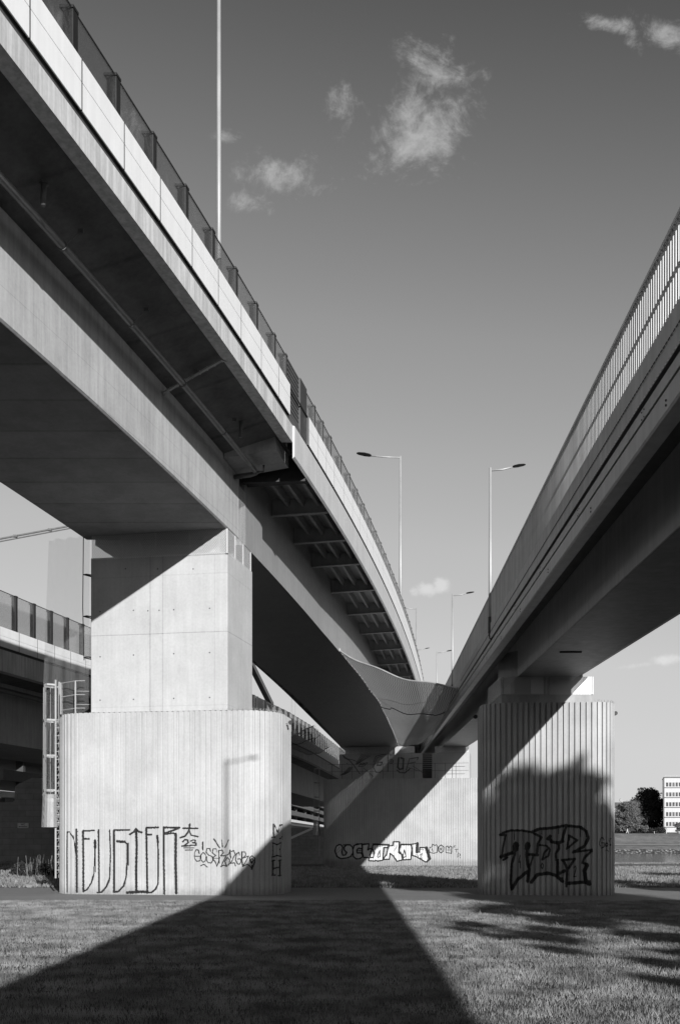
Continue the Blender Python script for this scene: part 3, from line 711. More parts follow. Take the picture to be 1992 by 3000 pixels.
# ================================================================== PIERS
PITCH = 0.161
def rib(s):
    q = (s % PITCH)
    return DEPTH * float(np.interp(q, [0, .003, .100, .116, .159], [-1.0, 0.0, 0.0, -1.0, -1.0]))
DEPTH = 0.03
RB_BREAKS = [0, .003, .05, .100, .116, .14]
class PierShape:
    def __init__(s, p0, p1, r, thick):
        """flat front from p0 to p1 (left to right), rounded corners of radius r, given thickness"""
        s.p0 = Vector(p0); s.p1 = Vector(p1); s.d = (s.p1 - s.p0).normalized(); s.n = Vector((s.d.y, -s.d.x)); s.r = r; s.th = thick
        s.Lf = (s.p1 - s.p0).length; s.La = math.pi / 2 * r; s.Le = thick - 2 * r
        s.per = 2 * s.Lf + 4 * s.La + 2 * s.Le
        k_ = round(s.per / PITCH) * PITCH - s.per; s.Le += k_ / 2; s.th += k_ / 2; s.per += k_      # whole number of ribs round the pier
    def base(s, t):
        """t = 0 at the left end of the front, negative runs round the left corner"""
        t = t % s.per if t >= 0 else t % s.per
        segs = [('f', s.Lf), ('a', s.La), ('e', s.Le), ('a', s.La), ('f', s.Lf), ('a', s.La), ('e', s.Le), ('a', s.La)]
        p = s.p0.copy(); d = s.d.copy()
        for k, ln in segs:
            if t <= ln + 1e-7:
                if k != 'a': return p + d * t, Vector((d.y, -d.x))
                a = t / s.r; nn_ = Vector((d.y, -d.x)); c = p - nn_ * s.r
                ca, sa = math.cos(a), math.sin(a); n2_ = Vector((nn_.x * ca - nn_.y * sa, nn_.x * sa + nn_.y * ca))
                return c + n2_ * s.r, n2_
            t -= ln
            if k != 'a': p = p + d * ln
            else:
                nn_ = Vector((d.y, -d.x)); c = p - nn_ * s.r; n2_ = Vector((-nn_.y, nn_.x)); p = c + n2_ * s.r; d = Vector((-d.y, d.x))
        return p, Vector((d.y, -d.x))
    def pt(s, t, out=0.0):
        p, n_ = s.base(t); return p + n_ * (rib(t) + out)
    def table(s):
        """column in the photo against position on the visible face"""
        ts = np.arange(-s.La * 0.95, s.Lf + s.La * 0.95, 0.01); P = [s.base(t)[0] for t in ts]
        xx = np.array([996 + F * p.x / p.y for p in P]); i0, i1 = int(np.argmin(xx)), int(np.argmax(xx)) + 1
        return ts[i0:i1], xx[i0:i1], np.array([p.y for p in P])[i0:i1]

def ribbed(shape, z0, z1, mat, parent, cham=True):
    ts = []
    k = 0
    nrib = int(round(shape.per / PITCH))
    for i in range(nrib):
        for q in RB_BREAKS: ts.append((i * PITCH + q))
    ts = [t for t in ts if t < shape.per - 0.01]
    P = [shape.pt(t) for t in ts]; n_ = len(P)
    v = [(p.x, p.y, z0) for p in P] + [(p.x, p.y, z1) for p in P]
    f = [(i, (i + 1) % n_, n_ + (i + 1) % n_, n_ + i) for i in range(n_)] + [tuple(n_ + i for i in range(n_))]
    return MB().add(v, f).build('ribbed_base', mat, parent)

def inside(poly, X, Z):
    c = np.zeros(X.shape, bool); n_ = len(poly); j = n_ - 1
    for i in range(n_):
        xi, zi = poly[i]; xj, zj = poly[j]
        if zi != zj:
            c ^= ((zi > Z) != (zj > Z)) & (X < (xj - xi) * (Z - zi) / (zj - zi) + xi)
        j = i
    return c

def graffiti(shape, strokes, fills, org, scale, mat, parent, name, cell=0.012, out=0.004, flat=None):
    """strokes: (points in zoom pixels, width). Sprayed paint as a skin that follows the ribs."""
    if flat is None:
        ts, cx, cy = shape.table()
    def conv(p):
        x = org[0] + p[0] / scale; y = org[1] + p[1] / scale
        if flat is None:
            t = float(np.interp(x, cx, ts)); Y = float(np.interp(x, cx, cy))
        else:
            # plane through flat origin o with direction d
            o_, d_ = flat; m_ = (x - 996) / F; t = (m_ * o_[1] - o_[0]) / (d_[0] - m_ * d_[1]); Y = o_[1] + t * d_[1]
        return (t, (2462 - y) / F * Y + EYE, Y)
    polys = []
    for pts_, w in strokes:
        q = [conv(p) for p in pts_]; polys.append(('s', [(a[0], a[1]) for a in q], w * 1.22 / scale / F * q[0][2] / 2))
    for pts_ in fills:
        q = [conv(p) for p in pts_]; polys.append(('f', [(a[0], a[1]) for a in q], 0))
    allp = [p for _, q, _ in polys for p in q]
    t0 = min(p[0] for p in allp) - .15; t1 = max(p[0] for p in allp) + .15; z0 = max(0.01, min(p[1] for p in allp) - .1); z1 = max(p[1] for p in allp) + .1
    br = set()
    if flat is None:
        k = math.floor(t0 / PITCH)
        while k * PITCH < t1:
            for q in (0, .003, .014, .026, .038, .050, .062, .074, .087, .100, .108, .116, .128, .14, .15): br.add(round(k * PITCH + q, 5))
            k += 1
        if cell > .02:
            br = set(); k = math.floor(t0 / PITCH)
            while k * PITCH < t1:
                for q in (0, .003, .025, .050, .075, .100, .116, .14): br.add(round(k * PITCH + q, 5))
                k += 1
        tg = np.array(sorted(b_ for b_ in br if t0 <= b_ <= t1))
    else: tg = np.arange(t0, t1, cell)
    zg = np.arange(z0, z1, cell)
    tc_ = (tg[1:] + tg[:-1]) / 2; zc_ = (zg[1:] + zg[:-1]) / 2
    X, Z = np.meshgrid(tc_, zc_); hit = np.zeros(X.shape, bool)
    jit = 0.15 * np.sin(X * 57 + Z * 31) * np.sin(Z * 83 - X * 19)
    for kind, q, w in polys:
        if kind == 'f': hit |= inside(q, X, Z); continue
        for i in range(len(q) - 1):
            ax, az = q[i]; bx, bz = q[i + 1]; L2 = (bx - ax) ** 2 + (bz - az) ** 2 + 1e-9
            h_ = np.clip(((X - ax) * (bx - ax) + (Z - az) * (bz - az)) / L2, 0, 1)
            dd = np.hypot(X - ax - h_ * (bx - ax), Z - az - h_ * (bz - az)); hit |= dd < w * (1 + jit)
    jj, ii = np.nonzero(hit)
    idx = {}; v = []; f = []
    cache = {}
    def vert(i, j):
        k_ = (i, j)
        if k_ in idx: return idx[k_]
        if i not in cache:
            if flat is None: p = shape.pt(float(tg[i]), out); cache[i] = (p.x, p.y)
            else:
                o_, d_ = flat; t = float(tg[i]); nx_, ny_ = d_[1], -d_[0]; cache[i] = (o_[0] + d_[0] * t + nx_ * out, o_[1] + d_[1] * t + ny_ * out)
        p = cache[i]; v.append((p[0], p[1], float(zg[j]))); idx[k_] = len(v) - 1; return idx[k_]
    for j, i in zip(jj, ii): f += [vert(i, j), vert(i + 1, j), vert(i + 1, j + 1), vert(i, j + 1)]
    return rawmesh(name, v, f, 4, mat, parent)

def spikes(shape, ts, z, parent):
    b = MB(); rng = random.Random(3)
    for t in ts:
        p = shape.pt(t, -0.03)
        for k in range(2):
            a = rng.uniform(-.04, .04); c = rng.uniform(-.03, .03); b.tube([(p.x, p.y, z), (p.x + a, p.y + c, z + rng.uniform(.05, .085))], 0.003, 4)
    return b.build('bird_spikes', M['galv'], parent)

def oriented_box(b, o, d, x0, x1, y0, y1, z0, z1):
    """box in a frame whose x runs along d from o and whose y points away from the camera"""
    d = Vector(d).normalized(); n_ = Vector((-d.y, d.x))
    v = [(o[0] + d.x * x + n_.x * y, o[1] + d.y * x + n_.y * y, z) for x in (x0, x1) for y in (y0, y1) for z in (z0, z1)]
    return b.add(v, [(0, 1, 3, 2), (4, 6, 7, 5), (0, 4, 5, 1), (2, 3, 7, 6), (0, 2, 6, 4), (1, 5, 7, 3)])

# ---- left pier
P1 = empty('bridge_pier', (-4.9, 31.5, 0), 'left pier under the tall viaduct, pale ribbed base with square tower on it', 'pier', rz=0)
S1 = PierShape((-7.57, 30.30), (-2.98, 29.66), 1.15, 3.4)
Z1 = 3.775 + EYE
DEPTH = 0.030
ribbed(S1, -0.3, Z1, M['rib'], P1)
MB().add([(S1.base(t)[0].x, S1.base(t)[0].y, Z1 + .004) for t in np.arange(0.0, S1.per, .12)], [tuple(range(len(np.arange(0.0, S1.per, .12))))]).build('ledge', M['block'], P1)
# tower, local frame so that the formwork lines fit
tw = bpy.data.meshes.new('tower'); ox, oy = -7.47, 30.73; dx_, dy_ = (-3.29 + 7.47), (30.0 - 30.73); ang1 = math.atan2(dy_, dx_); Wt = math.hypot(dx_, dy_)
b = MB(); side = Vector((-2.76 + 3.29, 32.3 - 30.0)); 
def loc1(px, py):
    q = Vector((px - ox, py - oy)); c, s = math.cos(-ang1), math.sin(-ang1); return (q.x * c - q.y * s, q.x * s + q.y * c)
fr = [loc1(-7.47, 30.73), loc1(-3.29, 30.0), loc1(-2.76, 32.3), loc1(-6.94, 33.03)]
ztw = 8.46 + EYE
c1 = 0.02
out = []
for i, (px, py) in enumerate(fr):
    pa = Vector(fr[i - 1]); pb_ = Vector((px, py)); pc = Vector(fr[(i + 1) % 4])
    out += [tuple(pb_ + (pa - pb_).normalized() * c1), tuple(pb_ + (pc - pb_).normalized() * c1)]
n_ = len(out)
b.add([(x, y, Z1 + .004) for x, y in out] + [(x, y, ztw) for x, y in out], [tuple(range(n_))[::-1], tuple(n_ + i for i in range(n_))] + [(i, (i + 1) % n_, n_ + (i + 1) % n_, n_ + i) for i in range(n_)])
T1 = b.build('tower', M['tower']); T1.location = (ox, oy, 0); T1.rotation_euler = (0, 0, ang1); T1.parent = P1; T1.matrix_parent_inverse = P1.matrix_basis.inverted()
b = MB()
for (tx, tz_) in ((0.3, 8.45), (1.35, 8.45), (1.8, 8.42), (2.15, 8.42), (2.6, 8.42), (3.7, 8.42), (0.3, 7.1), (1.35, 7.12), (2.6, 7.12), (3.7, 7.12), (0.3, 5.8), (1.35, 5.8), (2.6, 5.8), (3.7, 5.8), (1.1, 9.7), (2.1, 9.65), (3.2, 9.6)):
    b.tube([(tx, -.004, tz_), (tx, .01, tz_)], 0.022, 10)
o = b.build('tie_holes', M['pipe_dark']); o.location = (ox, oy, 0); o.rotation_euler = (0, 0, ang1); o.parent = T1; o.matrix_parent_inverse = T1.matrix_basis.inverted()
# screens around the bearings
zc0, zc1 = 8.40 + EYE, 9.12 + EYE
b = MB(); f2 = [Vector((-7.43, 30.69)), Vector((-3.29, 29.97)), Vector((-2.79, 32.25))]
for i in range(2): b.add([(f2[i].x, f2[i].y, zc0), (f2[i + 1].x, f2[i + 1].y, zc0), (f2[i + 1].x, f2[i + 1].y, zc1), (f2[i].x, f2[i].y, zc1)], [(0, 1, 2, 3)])
b.build('bearing_screen', M['screen'], P1)
b = MB()
for i in range(2):
    for k in range(4 if i == 0 else 3):
        p_ = f2[i].lerp(f2[i + 1], (k + .9) / (4 if i == 0 else 3) - .0) if not (i == 0 and k == 3) else f2[1]
        b.box(p_.x - .02, p_.x + .02, p_.y + .01, p_.y + .05, zc0, zc1)
b.box(-3.33, -3.27, 29.95, 30.0, zc0, zc1)
b.build('screen_frame', M['galv'], P1)
b = MB(); b.box(-6.7, -6.1, 31.1, 31.7, ztw, 9.12 + EYE); b.box(-4.1, -3.6, 30.7, 31.3, ztw, 9.12 + EYE); b.box(-3.8, -3.3, 31.6, 32.2, ztw, 9.08 + EYE); b.build('bearings', M['block'], P1)
spikes(S1, np.arange(3.9, S1.Lf + S1.La * .98, .045), Z1, P1)
# graffiti on the left pier
z5 = 18
ST = [([(75, 960), (72, 500), (75, 240)], z5), ([(75, 240), (100, 235), (140, 290), (165, 380), (182, 520)], 14), ([(185, 205), (188, 960)], 20),
      ([(268, 955), (268, 560), (265, 225)], 24), ([(265, 222), (335, 222), (400, 218)], 16), ([(268, 320), (340, 320)], 18), ([(270, 955), (310, 935), (365, 855), (395, 740), (403, 560), (406, 345)], 15), ([(408, 345), (410, 425)], 32), ([(416, 420), (416, 720)], 8),
      ([(452, 215), (455, 500), (458, 965)], 20), ([(440, 968), (490, 965), (550, 895), (585, 800), (595, 500), (585, 215)], 18),
      ([(638, 962), (640, 600), (635, 225)], 20), ([(640, 215), (820, 212)], 18), ([(680, 350), (760, 355), (800, 380), (800, 600), (785, 780), (755, 890), (690, 957), (635, 962)], 18), ([(680, 350), (765, 356)], 26), ([(814, 370), (814, 640)], 9),
      ([(908, 945), (905, 700), (912, 400), (905, 205)], 28), ([(830, 265), (880, 235), (905, 198), (940, 235), (975, 242)], 20), ([(800, 970), (880, 965), (960, 958), (1050, 965)], 28),
      ([(1040, 965), (1035, 600), (1028, 190)], 24), ([(1028, 185), (1175, 182)], 20), ([(1035, 268), (1090, 268)], 20), ([(1160, 285), (1175, 500), (1170, 860), (1140, 930), (1090, 968), (1035, 972)], 18), ([(1160, 285), (1168, 360)], 26),
      ([(1248, 985), (1242, 600), (1240, 180)], 20), ([(1240, 182), (1430, 185)], 20), ([(1410, 195), (1260, 250)], 20), ([(1260, 262), (1350, 250), (1388, 262)], 18), ([(1385, 260), (1383, 600), (1390, 975)], 26)]
o = graffiti(S1, ST, [], (180, 2380), 4.126, M['graf'], P1, 'graffiti'); tag(o, 'tall stretched black letters spelling NEUSTER')
ST = [([(120, 208), (310, 210)], 18), ([(212, 155), (200, 220), (185, 260), (150, 310), (85, 332)], 20), ([(197, 165), (205, 250), (230, 300), (315, 318)], 16), ([(115, 385), (140, 358), (180, 362), (186, 395), (150, 430), (105, 445)], 16), ([(105, 443), (218, 437)], 16),
      ([(220, 378), (250, 362), (285, 368), (280, 392), (245, 398), (292, 402), (295, 432), (228, 430)], 15), ([(130, 465), (258, 467)], 11), ([(150, 495), (245, 492)], 11)]
g = 11
ST += [([(330, 540), (322, 495), (295, 488), (270, 530), (270, 600), (300, 642), (340, 635), (347, 575), (285, 575)], g), ([(385, 525), (355, 560), (358, 625), (385, 655), (415, 630), (418, 560), (385, 525)], g),
       ([(478, 510), (470, 475), (435, 475), (425, 525), (460, 565), (505, 580), (512, 630), (490, 665), (450, 660), (432, 630), (432, 580)], g), ([(560, 520), (555, 478), (515, 480), (505, 530), (545, 565), (510, 600), (540, 650), (565, 705), (590, 640), (600, 590)], g), ([(520, 602), (600, 602)], 8),
       ([(595, 665), (592, 560), (588, 500), (635, 495), (650, 530), (610, 570), (660, 570), (720, 550), (740, 495)], g), ([(680, 580), (615, 715), (650, 690), (698, 712)], g), ([(700, 590), (668, 640), (682, 695), (722, 690), (735, 625), (700, 590)], g),
       ([(735, 495), (745, 600)], 13), ([(750, 515), (785, 500), (805, 550), (740, 670), (795, 660), (810, 705)], g), ([(862, 560), (855, 525), (820, 540), (808, 620), (830, 675), (865, 680), (882, 640), (870, 608), (835, 612)], g),
       ([(890, 520), (890, 640), (905, 710)], 16), ([(890, 520), (935, 520), (945, 560), (905, 600), (980, 573), (910, 705), (960, 680), (1000, 705), (1025, 745)], g), ([(1022, 650), (1008, 625), (1025, 602), (1045, 630), (1022, 668), (996, 640), (998, 590), (1025, 568), (1058, 598), (1062, 650), (1025, 745)], 12), ([(1020, 745), (1028, 700)], 18),
       ([(380, 392), (380, 488)], 16), ([(525, 350), (600, 465)], 14), ([(625, 360), (640, 455)], 11), ([(718, 360), (670, 462)], 11), ([(355, 700), (390, 682), (440, 718)], g)]
o = graffiti(S1, ST, [], (510, 2380), 4.48, M['graf'], P1, 'graffiti', cell=0.009); tag(o, 'small black tag with 23 and looping letters')
h = 15
ST = [([(1285, 330), (1325, 325)], h), ([(1312, 325), (1310, 155), (1365, 260), (1392, 170), (1425, 160)], 17), ([(1425, 160), (1425, 360)], 9), ([(1395, 345), (1420, 320)], h), ([(1300, 400), (1350, 425), (1415, 390)], h), ([(1305, 400), (1305, 580)], 9), ([(1412, 390), (1395, 480), (1400, 580)], 10),
      ([(1288, 590), (1350, 565), (1410, 580)], h), ([(1345, 460), (1345, 525)], 14), ([(1283, 570), (1283, 835)], 5), ([(1285, 638), (1325, 628)], h), ([(1305, 630), (1303, 820)], h), ([(1370, 635), (1415, 622)], h), ([(1395, 630), (1393, 830)], h + 3), ([(1305, 735), (1385, 720)], h), ([(1285, 825), (1330, 822)], h), ([(1365, 830), (1415, 825)], h)]
o = graffiti(S1, ST, [], (510, 2380), 4.48, M['graf'], P1, 'graffiti', cell=0.009); tag(o, 'narrow vertical black tag near the right end')

# ---- right pier
DEPTH = 0.056
P3 = empty('bridge_pier', (6.2, 31, 0), 'right pier under the slender bridge, ribbed, dappled by a tree shadow', 'pier')
S3 = PierShape((4.86, 29.77), (7.26, 29.55), 0.76, 3.1)
Z3 = 4.0 + EYE
ribbed(S3, -0.3, Z3, M['rib_dark'], P3)
b = MB(); b.box(4.72, 7.38, 30.0, 32.6, Z3 - .01, 4.30 + EYE); b.build('plinth', M['block'], P3)
b = MB(); b.box(7.02, 7.55, 31.9, 32.7, 4.30 + EYE, 5.28 + EYE); b.build('bearing_block', M['tower_b'], P3)
b = MB(); b.add([(4.72, 29.98, 4.27 + EYE), (7.40, 29.98, 4.27 + EYE), (7.40, 29.98, 4.79 + EYE), (4.72, 29.98, 4.79 + EYE)], [(0, 1, 2, 3)]); b.add([(4.70, 30.0, 4.27 + EYE), (4.70, 32.6, 4.27 + EYE), (4.70, 32.6, 4.84 + EYE), (4.70, 30.0, 4.79 + EYE)], [(0, 1, 2, 3)]); b.build('bearing_screen', M['screen'], P3)
b = MB()
for x in (4.76, 5.98, 6.11): b.box(x - .02, x + .02, 29.955, 29.975, 4.27 + EYE, 4.77 + EYE)
b.box(7.37, 7.41, 29.96, 30.0, 4.27 + EYE, 4.79 + EYE); b.build('screen_frame', M['galv'], P3)
b = MB(); b.box(5.2, 5.7, 30.6, 31.2, 4.3 + EYE, 4.79 + EYE); b.box(6.3, 6.9, 30.6, 31.2, 4.3 + EYE, 4.79 + EYE); b.build('bearings', M['block'], P3)
spikes(S3, np.arange(S3.Lf + .1, S3.Lf + S3.La * 1.1, .045), Z3, P3)
ww = 24
FILL = [(105, 275), (240, 228), (380, 228), (500, 245), (600, 205), (930, 165), (1100, 182), (1180, 240), (1195, 330), (1130, 440), (1240, 470), (1120, 620), (1180, 660), (1160, 860), (1215, 885), (930, 890), (925, 740), (860, 840), (700, 765), (560, 785), (480, 860), (440, 750), (320, 840), (245, 950), (235, 800), (260, 600), (300, 500), (115, 570), (140, 430), (165, 290)]
o = graffiti(S3, [], [FILL], (1440, 2380), 4.238, M['graf_tint'], P3, 'graffiti_fill', cell=.02, out=.003)
ST = [([(100, 278), (160, 245), (240, 225), (380, 225), (500, 245)], ww), ([(105, 280), (172, 282)], 26), ([(168, 290), (140, 430), (115, 570)], 20), ([(115, 550), (260, 500)], 34), ([(145, 590), (190, 560)], 24), ([(300, 400), (285, 520), (248, 640), (234, 860), (245, 960)], 26), ([(300, 400), (295, 450)], 62), ([(250, 950), (320, 835), (440, 735)], 34),
      ([(445, 405), (432, 520), (445, 640), (465, 700), (445, 860)], 32), ([(445, 400), (440, 440)], 56), ([(430, 520), (570, 530)], 28), ([(512, 545), (440, 770)], 18), ([(500, 245), (615, 310), (570, 390), (560, 520)], 26), ([(500, 242), (590, 205), (760, 192), (930, 160)], 30), ([(930, 160), (890, 270), (868, 365)], 26),
      ([(710, 310), (740, 365), (830, 380), (880, 358)], 34), ([(725, 298), (695, 330)], 34), ([(830, 385), (835, 445), (795, 510), (797, 590)], 24), ([(590, 405), (680, 415), (722, 460), (700, 540), (625, 588), (650, 500), (700, 450)], 20),
      ([(490, 865), (560, 775), (700, 755), (800, 785), (870, 850)], 36), ([(870, 820), (880, 860)], 28), ([(815, 590), (815, 770)], 28), ([(820, 762), (912, 725)], 34), ([(870, 592), (1030, 577), (955, 690)], 24), ([(890, 600), (935, 700), (925, 915)], 28),
      ([(930, 165), (1100, 182), (1172, 235), (1197, 320), (1150, 420), (1010, 495)], 30), ([(1010, 495), (1240, 463)], 22), ([(1238, 480), (1160, 550), (1122, 625), (1180, 640)], 26), ([(955, 285), (1060, 345), (930, 452), (962, 290)], 22),
      ([(1180, 655), (1148, 720), (1165, 860), (1212, 890)], 42), ([(930, 882), (1212, 862)], 36), ([(350, 530), (335, 620), (356, 622)], 9), ([(356, 600), (356, 690)], 9), ([(625, 628), (610, 665), (625, 702), (641, 665), (625, 628)], 9), ([(1020, 690), (1035, 665), (1045, 690), (1020, 800), (1046, 793)], 9), ([(278, 240), (280, 345)], 6), ([(620, 215), (620, 270)], 7), ([(828, 200), (828, 265)], 7), ([(1100, 190), (1102, 300)], 7)]
o = graffiti(S3, ST, [], (1440, 2380), 4.238, M['graf'], P3, 'graffiti', out=.006); tag(o, 'thick black outlined letters T S R')
ST = [([(1392, 345), (1375, 312), (1345, 330), (1335, 400), (1370, 445), (1395, 420), (1395, 378), (1360, 380)], 9), ([(1425, 370), (1405, 400), (1420, 440), (1440, 400), (1425, 370)], 9), ([(1480, 322), (1450, 350), (1475, 400), (1460, 450)], 9), ([(1410, 475), (1430, 468), (1450, 488)], 7)]
graffiti(S3, ST, [], (1440, 2380), 4.238, M['graf'], P3, 'graffiti', cell=0.009, out=.006)

# ---- far pier
DEPTH = 0.04
P2 = empty('bridge_pier', (5, 75.5, 0), 'wide pale far pier between the two others, with bubble lettering and a tower on top', 'pier')
PITCH_OLD = PITCH
PITCH = 0.170
S2 = PierShape((-0.12, 74.57), (10.6, 72.75), 1.3, 4.2)
Z2 = 4.46 + EYE
ribbed(S2, -0.8, Z2, M['rib_far'], P2)
fl_o = (0.0, 75.3); fl_d = Vector((9.4, -1.55)).normalized()
b = MB(); oriented_box(b, fl_o, fl_d, -.05, 6.05, 0, 2.6, Z2 - .01, 6.33 + EYE); oriented_box(b, fl_o, fl_d, 6.75, 9.45, 0, 2.6, Z2 - .01, 6.33 + EYE); b.build('tower', M['tower_b'], P2)
b = MB(); oriented_box(b, fl_o, fl_d, 6.05, 6.75, .5, 2.6, Z2 - .01, 6.33 + EYE); b.build('recess', M['dark'], P2)
b = MB()
for k in range(9): oriented_box(b, fl_o, fl_d, 6.07, 6.73, .1, .16, Z2 + .75 + k * .14, Z2 + .78 + k * .14)
b.build('grille', M['galv'], P2)
b = MB()
for (xa, xb, za, zb) in ((-.05, 5.5, 6.35, 6.84), (6.95, 9.4, 6.35, 6.82)):
    q = [(fl_o[0] + fl_d.x * t + fl_d.y * .02, fl_o[1] + fl_d.y * t - fl_d.x * .02) for t in (xa, xb)]
    b.add([(q[0][0], q[0][1], za + EYE), (q[1][0], q[1][1], za + EYE), (q[1][0], q[1][1], zb + EYE), (q[0][0], q[0][1], zb + EYE)], [(0, 1, 2, 3)])
b.build('bearing_screen', M['screen'], P2)
b = MB(); oriented_box(b, fl_o, fl_d, .3, 3.6, .5, 2.4, 6.33 + EYE, 6.95 + EYE); oriented_box(b, fl_o, fl_d, 7.4, 9.1, .5, 2.4, 6.33 + EYE, 6.85 + EYE); b.build('bearings', M['block'], P2)
b = MB()
for k in range(13):
    t = -.6 + k * .75; p_ = (fl_o[0] + fl_d.x * t, fl_o[1] + fl_d.y * t - .55); b.tube([(p_[0], p_[1], Z2), (p_[0], p_[1], Z2 + 1.1)], .018, 6)
for z in (.55, 1.08):
    b.tube([(fl_o[0] + fl_d.x * -.9, fl_o[1] + fl_d.y * -.9 - .55, Z2 + z), (fl_o[0] + fl_d.x * 9.3, fl_o[1] + fl_d.y * 9.3 - .55, Z2 + z)], .014, 6)
b.build('handrail', M['pipe_dark'], P2)
k8 = 9
A2 = (960, 2380); s2_ = 3.409
LET = [[(72, 385), (85, 340), (110, 322), (135, 325), (150, 350), (140, 395), (150, 428), (178, 425), (190, 400), (165, 375), (165, 345), (190, 325), (225, 325), (248, 350), (252, 400), (230, 440), (190, 455), (130, 462), (95, 440)],
       [(250, 375), (262, 335), (290, 315), (340, 315), (345, 365), (310, 355), (290, 375), (292, 405), (335, 405), (352, 440), (320, 462), (285, 465), (255, 440)],
       [(345, 322), (410, 315), (400, 375), (420, 362), (450, 368), (465, 400), (455, 450), (400, 452), (358, 450), (345, 400)],
       [(408, 482), (430, 400), (455, 320), (500, 325), (610, 328), (600, 352), (560, 352), (548, 478), (500, 486), (475, 478), (470, 486)],
       [(550, 470), (585, 425), (608, 335), (650, 332), (655, 295), (712, 293), (712, 385), (748, 430), (750, 474), (690, 488), (650, 430), (622, 410), (615, 468)],
       [(706, 400), (730, 325), (830, 320), (842, 360), (828, 470), (748, 474), (735, 420)],
       [(835, 318), (900, 310), (892, 395), (915, 398), (918, 352), (982, 352), (1020, 465), (985, 500), (880, 440), (845, 430)]]
o = graffiti(S2, [], LET, A2, s2_, M['graf_white'], P2, 'graffiti_fill', cell=.03, out=.004)
ST = [(q + [q[0]], 11) for q in LET] + [([(455, 318), (610, 325)], 16), ([(715, 298), (712, 385)], 16), ([(735, 320), (835, 322)], 14), ([(895, 312), (890, 395)], 24), ([(985, 355), (1015, 462)], 26), ([(1012, 465), (985, 498)], 16), ([(920, 352), (985, 352)], 12), ([(495, 440), (520, 380), (522, 440), (500, 450)], 8), ([(745, 440), (765, 375), (780, 440), (760, 450)], 8), ([(160, 325), (225, 322)], 10), ([(262, 330), (340, 312)], 10), ([(345, 318), (410, 314)], 12), ([(72, 385), (90, 440), (130, 462)], 11),
      ([(85, 390), (120, 345)], 3), ([(90, 410), (130, 370)], 3), ([(660, 335), (690, 335), (665, 385)], 4), ([(915, 370), (955, 368), (950, 380)], 4), ([(915, 430), (940, 410), (925, 460), (945, 455)], 5), ([(885, 420), (905, 440)], 5), ([(300, 380), (335, 380)], 4), ([(420, 390), (460, 385), (455, 420)], 3), ([(495, 345), (540, 340)], 3),
      ([(1022, 402), (1012, 380), (1018, 350), (1040, 345), (1045, 318), (1068, 330), (1085, 322), (1098, 345), (1092, 400), (1060, 408), (1022, 402)], 6), ([(1040, 360), (1050, 390)], 5), ([(1130, 325), (1105, 345), (1105, 385), (1130, 405), (1155, 385), (1158, 345), (1130, 325)], 7), ([(1118, 355), (1142, 378)], 5), ([(1142, 355), (1118, 378)], 5),
      ([(1180, 402), (1178, 345), (1195, 335), (1208, 360), (1220, 335), (1238, 345), (1235, 410), (1210, 405), (1180, 402)], 6), ([(1195, 375), (1225, 375)], 5), ([(1252, 358), (1258, 335), (1276, 332)], 4), ([(1256, 346), (1270, 344)], 4), ([(1270, 370), (1302, 368)], 4), ([(1287, 368), (1284, 398)], 4), ([(1294, 450), (1297, 412), (1320, 415), (1322, 435), (1298, 437)], 4), ([(1322, 450), (1323, 455)], 5), ([(1300, 396), (1302, 400)], 5)]
o = graffiti(S2, ST, [], A2, s2_, M['graf'], P2, 'graffiti', cell=.02, out=.008); tag(o, 'black outlines of the bubble lettering SCHAKAL MOH FTP')
ST = [([(230, 270), (260, 320), (330, 350), (400, 430), (490, 560)], 12), ([(250, 290), (300, 330), (380, 345), (440, 370)], 8)]
for k in range(5): ST.append(([(385 - k * 14, 460), (330 - k * 16, 530), (260 - k * 16, 570 + k * 3)], 7))
for k in range(6): ST.append(([(425 + k * 5, 415), (525 + k * 26, 258 + k * 5)], 6))
ST += [([(470, 450), (500, 400), (610, 390), (560, 440), (470, 450)], 9), ([(500, 420), (570, 410)], 14), ([(700, 380), (740, 290), (830, 265), (900, 270)], 9), ([(715, 400), (760, 310), (840, 285)], 7), ([(720, 400), (700, 460), (740, 540), (800, 540), (830, 510)], 10), ([(770, 380), (835, 382), (815, 430), (755, 430), (770, 380)], 14),
       ([(968, 335), (935, 355), (935, 385), (968, 405), (1000, 385), (1000, 355), (968, 335)], 9), ([(968, 355), (955, 370), (968, 385), (982, 370), (968, 355)], 8), ([(920, 240), (920, 520)], 12), ([(1085, 315), (1070, 460), (1100, 492), (1150, 480), (1160, 330), (1120, 315)], 22), ([(1060, 500), (1100, 540), (1180, 545), (1260, 480)], 14),
       ([(1200, 500), (1250, 330), (1385, 308), (1370, 345)], 12), ([(1240, 400), (1340, 380)], 12), ([(1300, 440), (1500, 570)], 7), ([(550, 470), (700, 605)], 6), ([(1230, 460), (1400, 520)], 6), ([(955, 270), (962, 275)], 10), ([(290, 398), (296, 402)], 12)]
o = graffiti(S2, ST, [], (960, 2160), 5.227, M['graf_grey'], P2, 'graffiti', cell=.02, out=.006, flat=(fl_o, (fl_d.x, fl_d.y))); tag(o, 'faded sprayed lines on the tower')
PITCH = PITCH_OLD

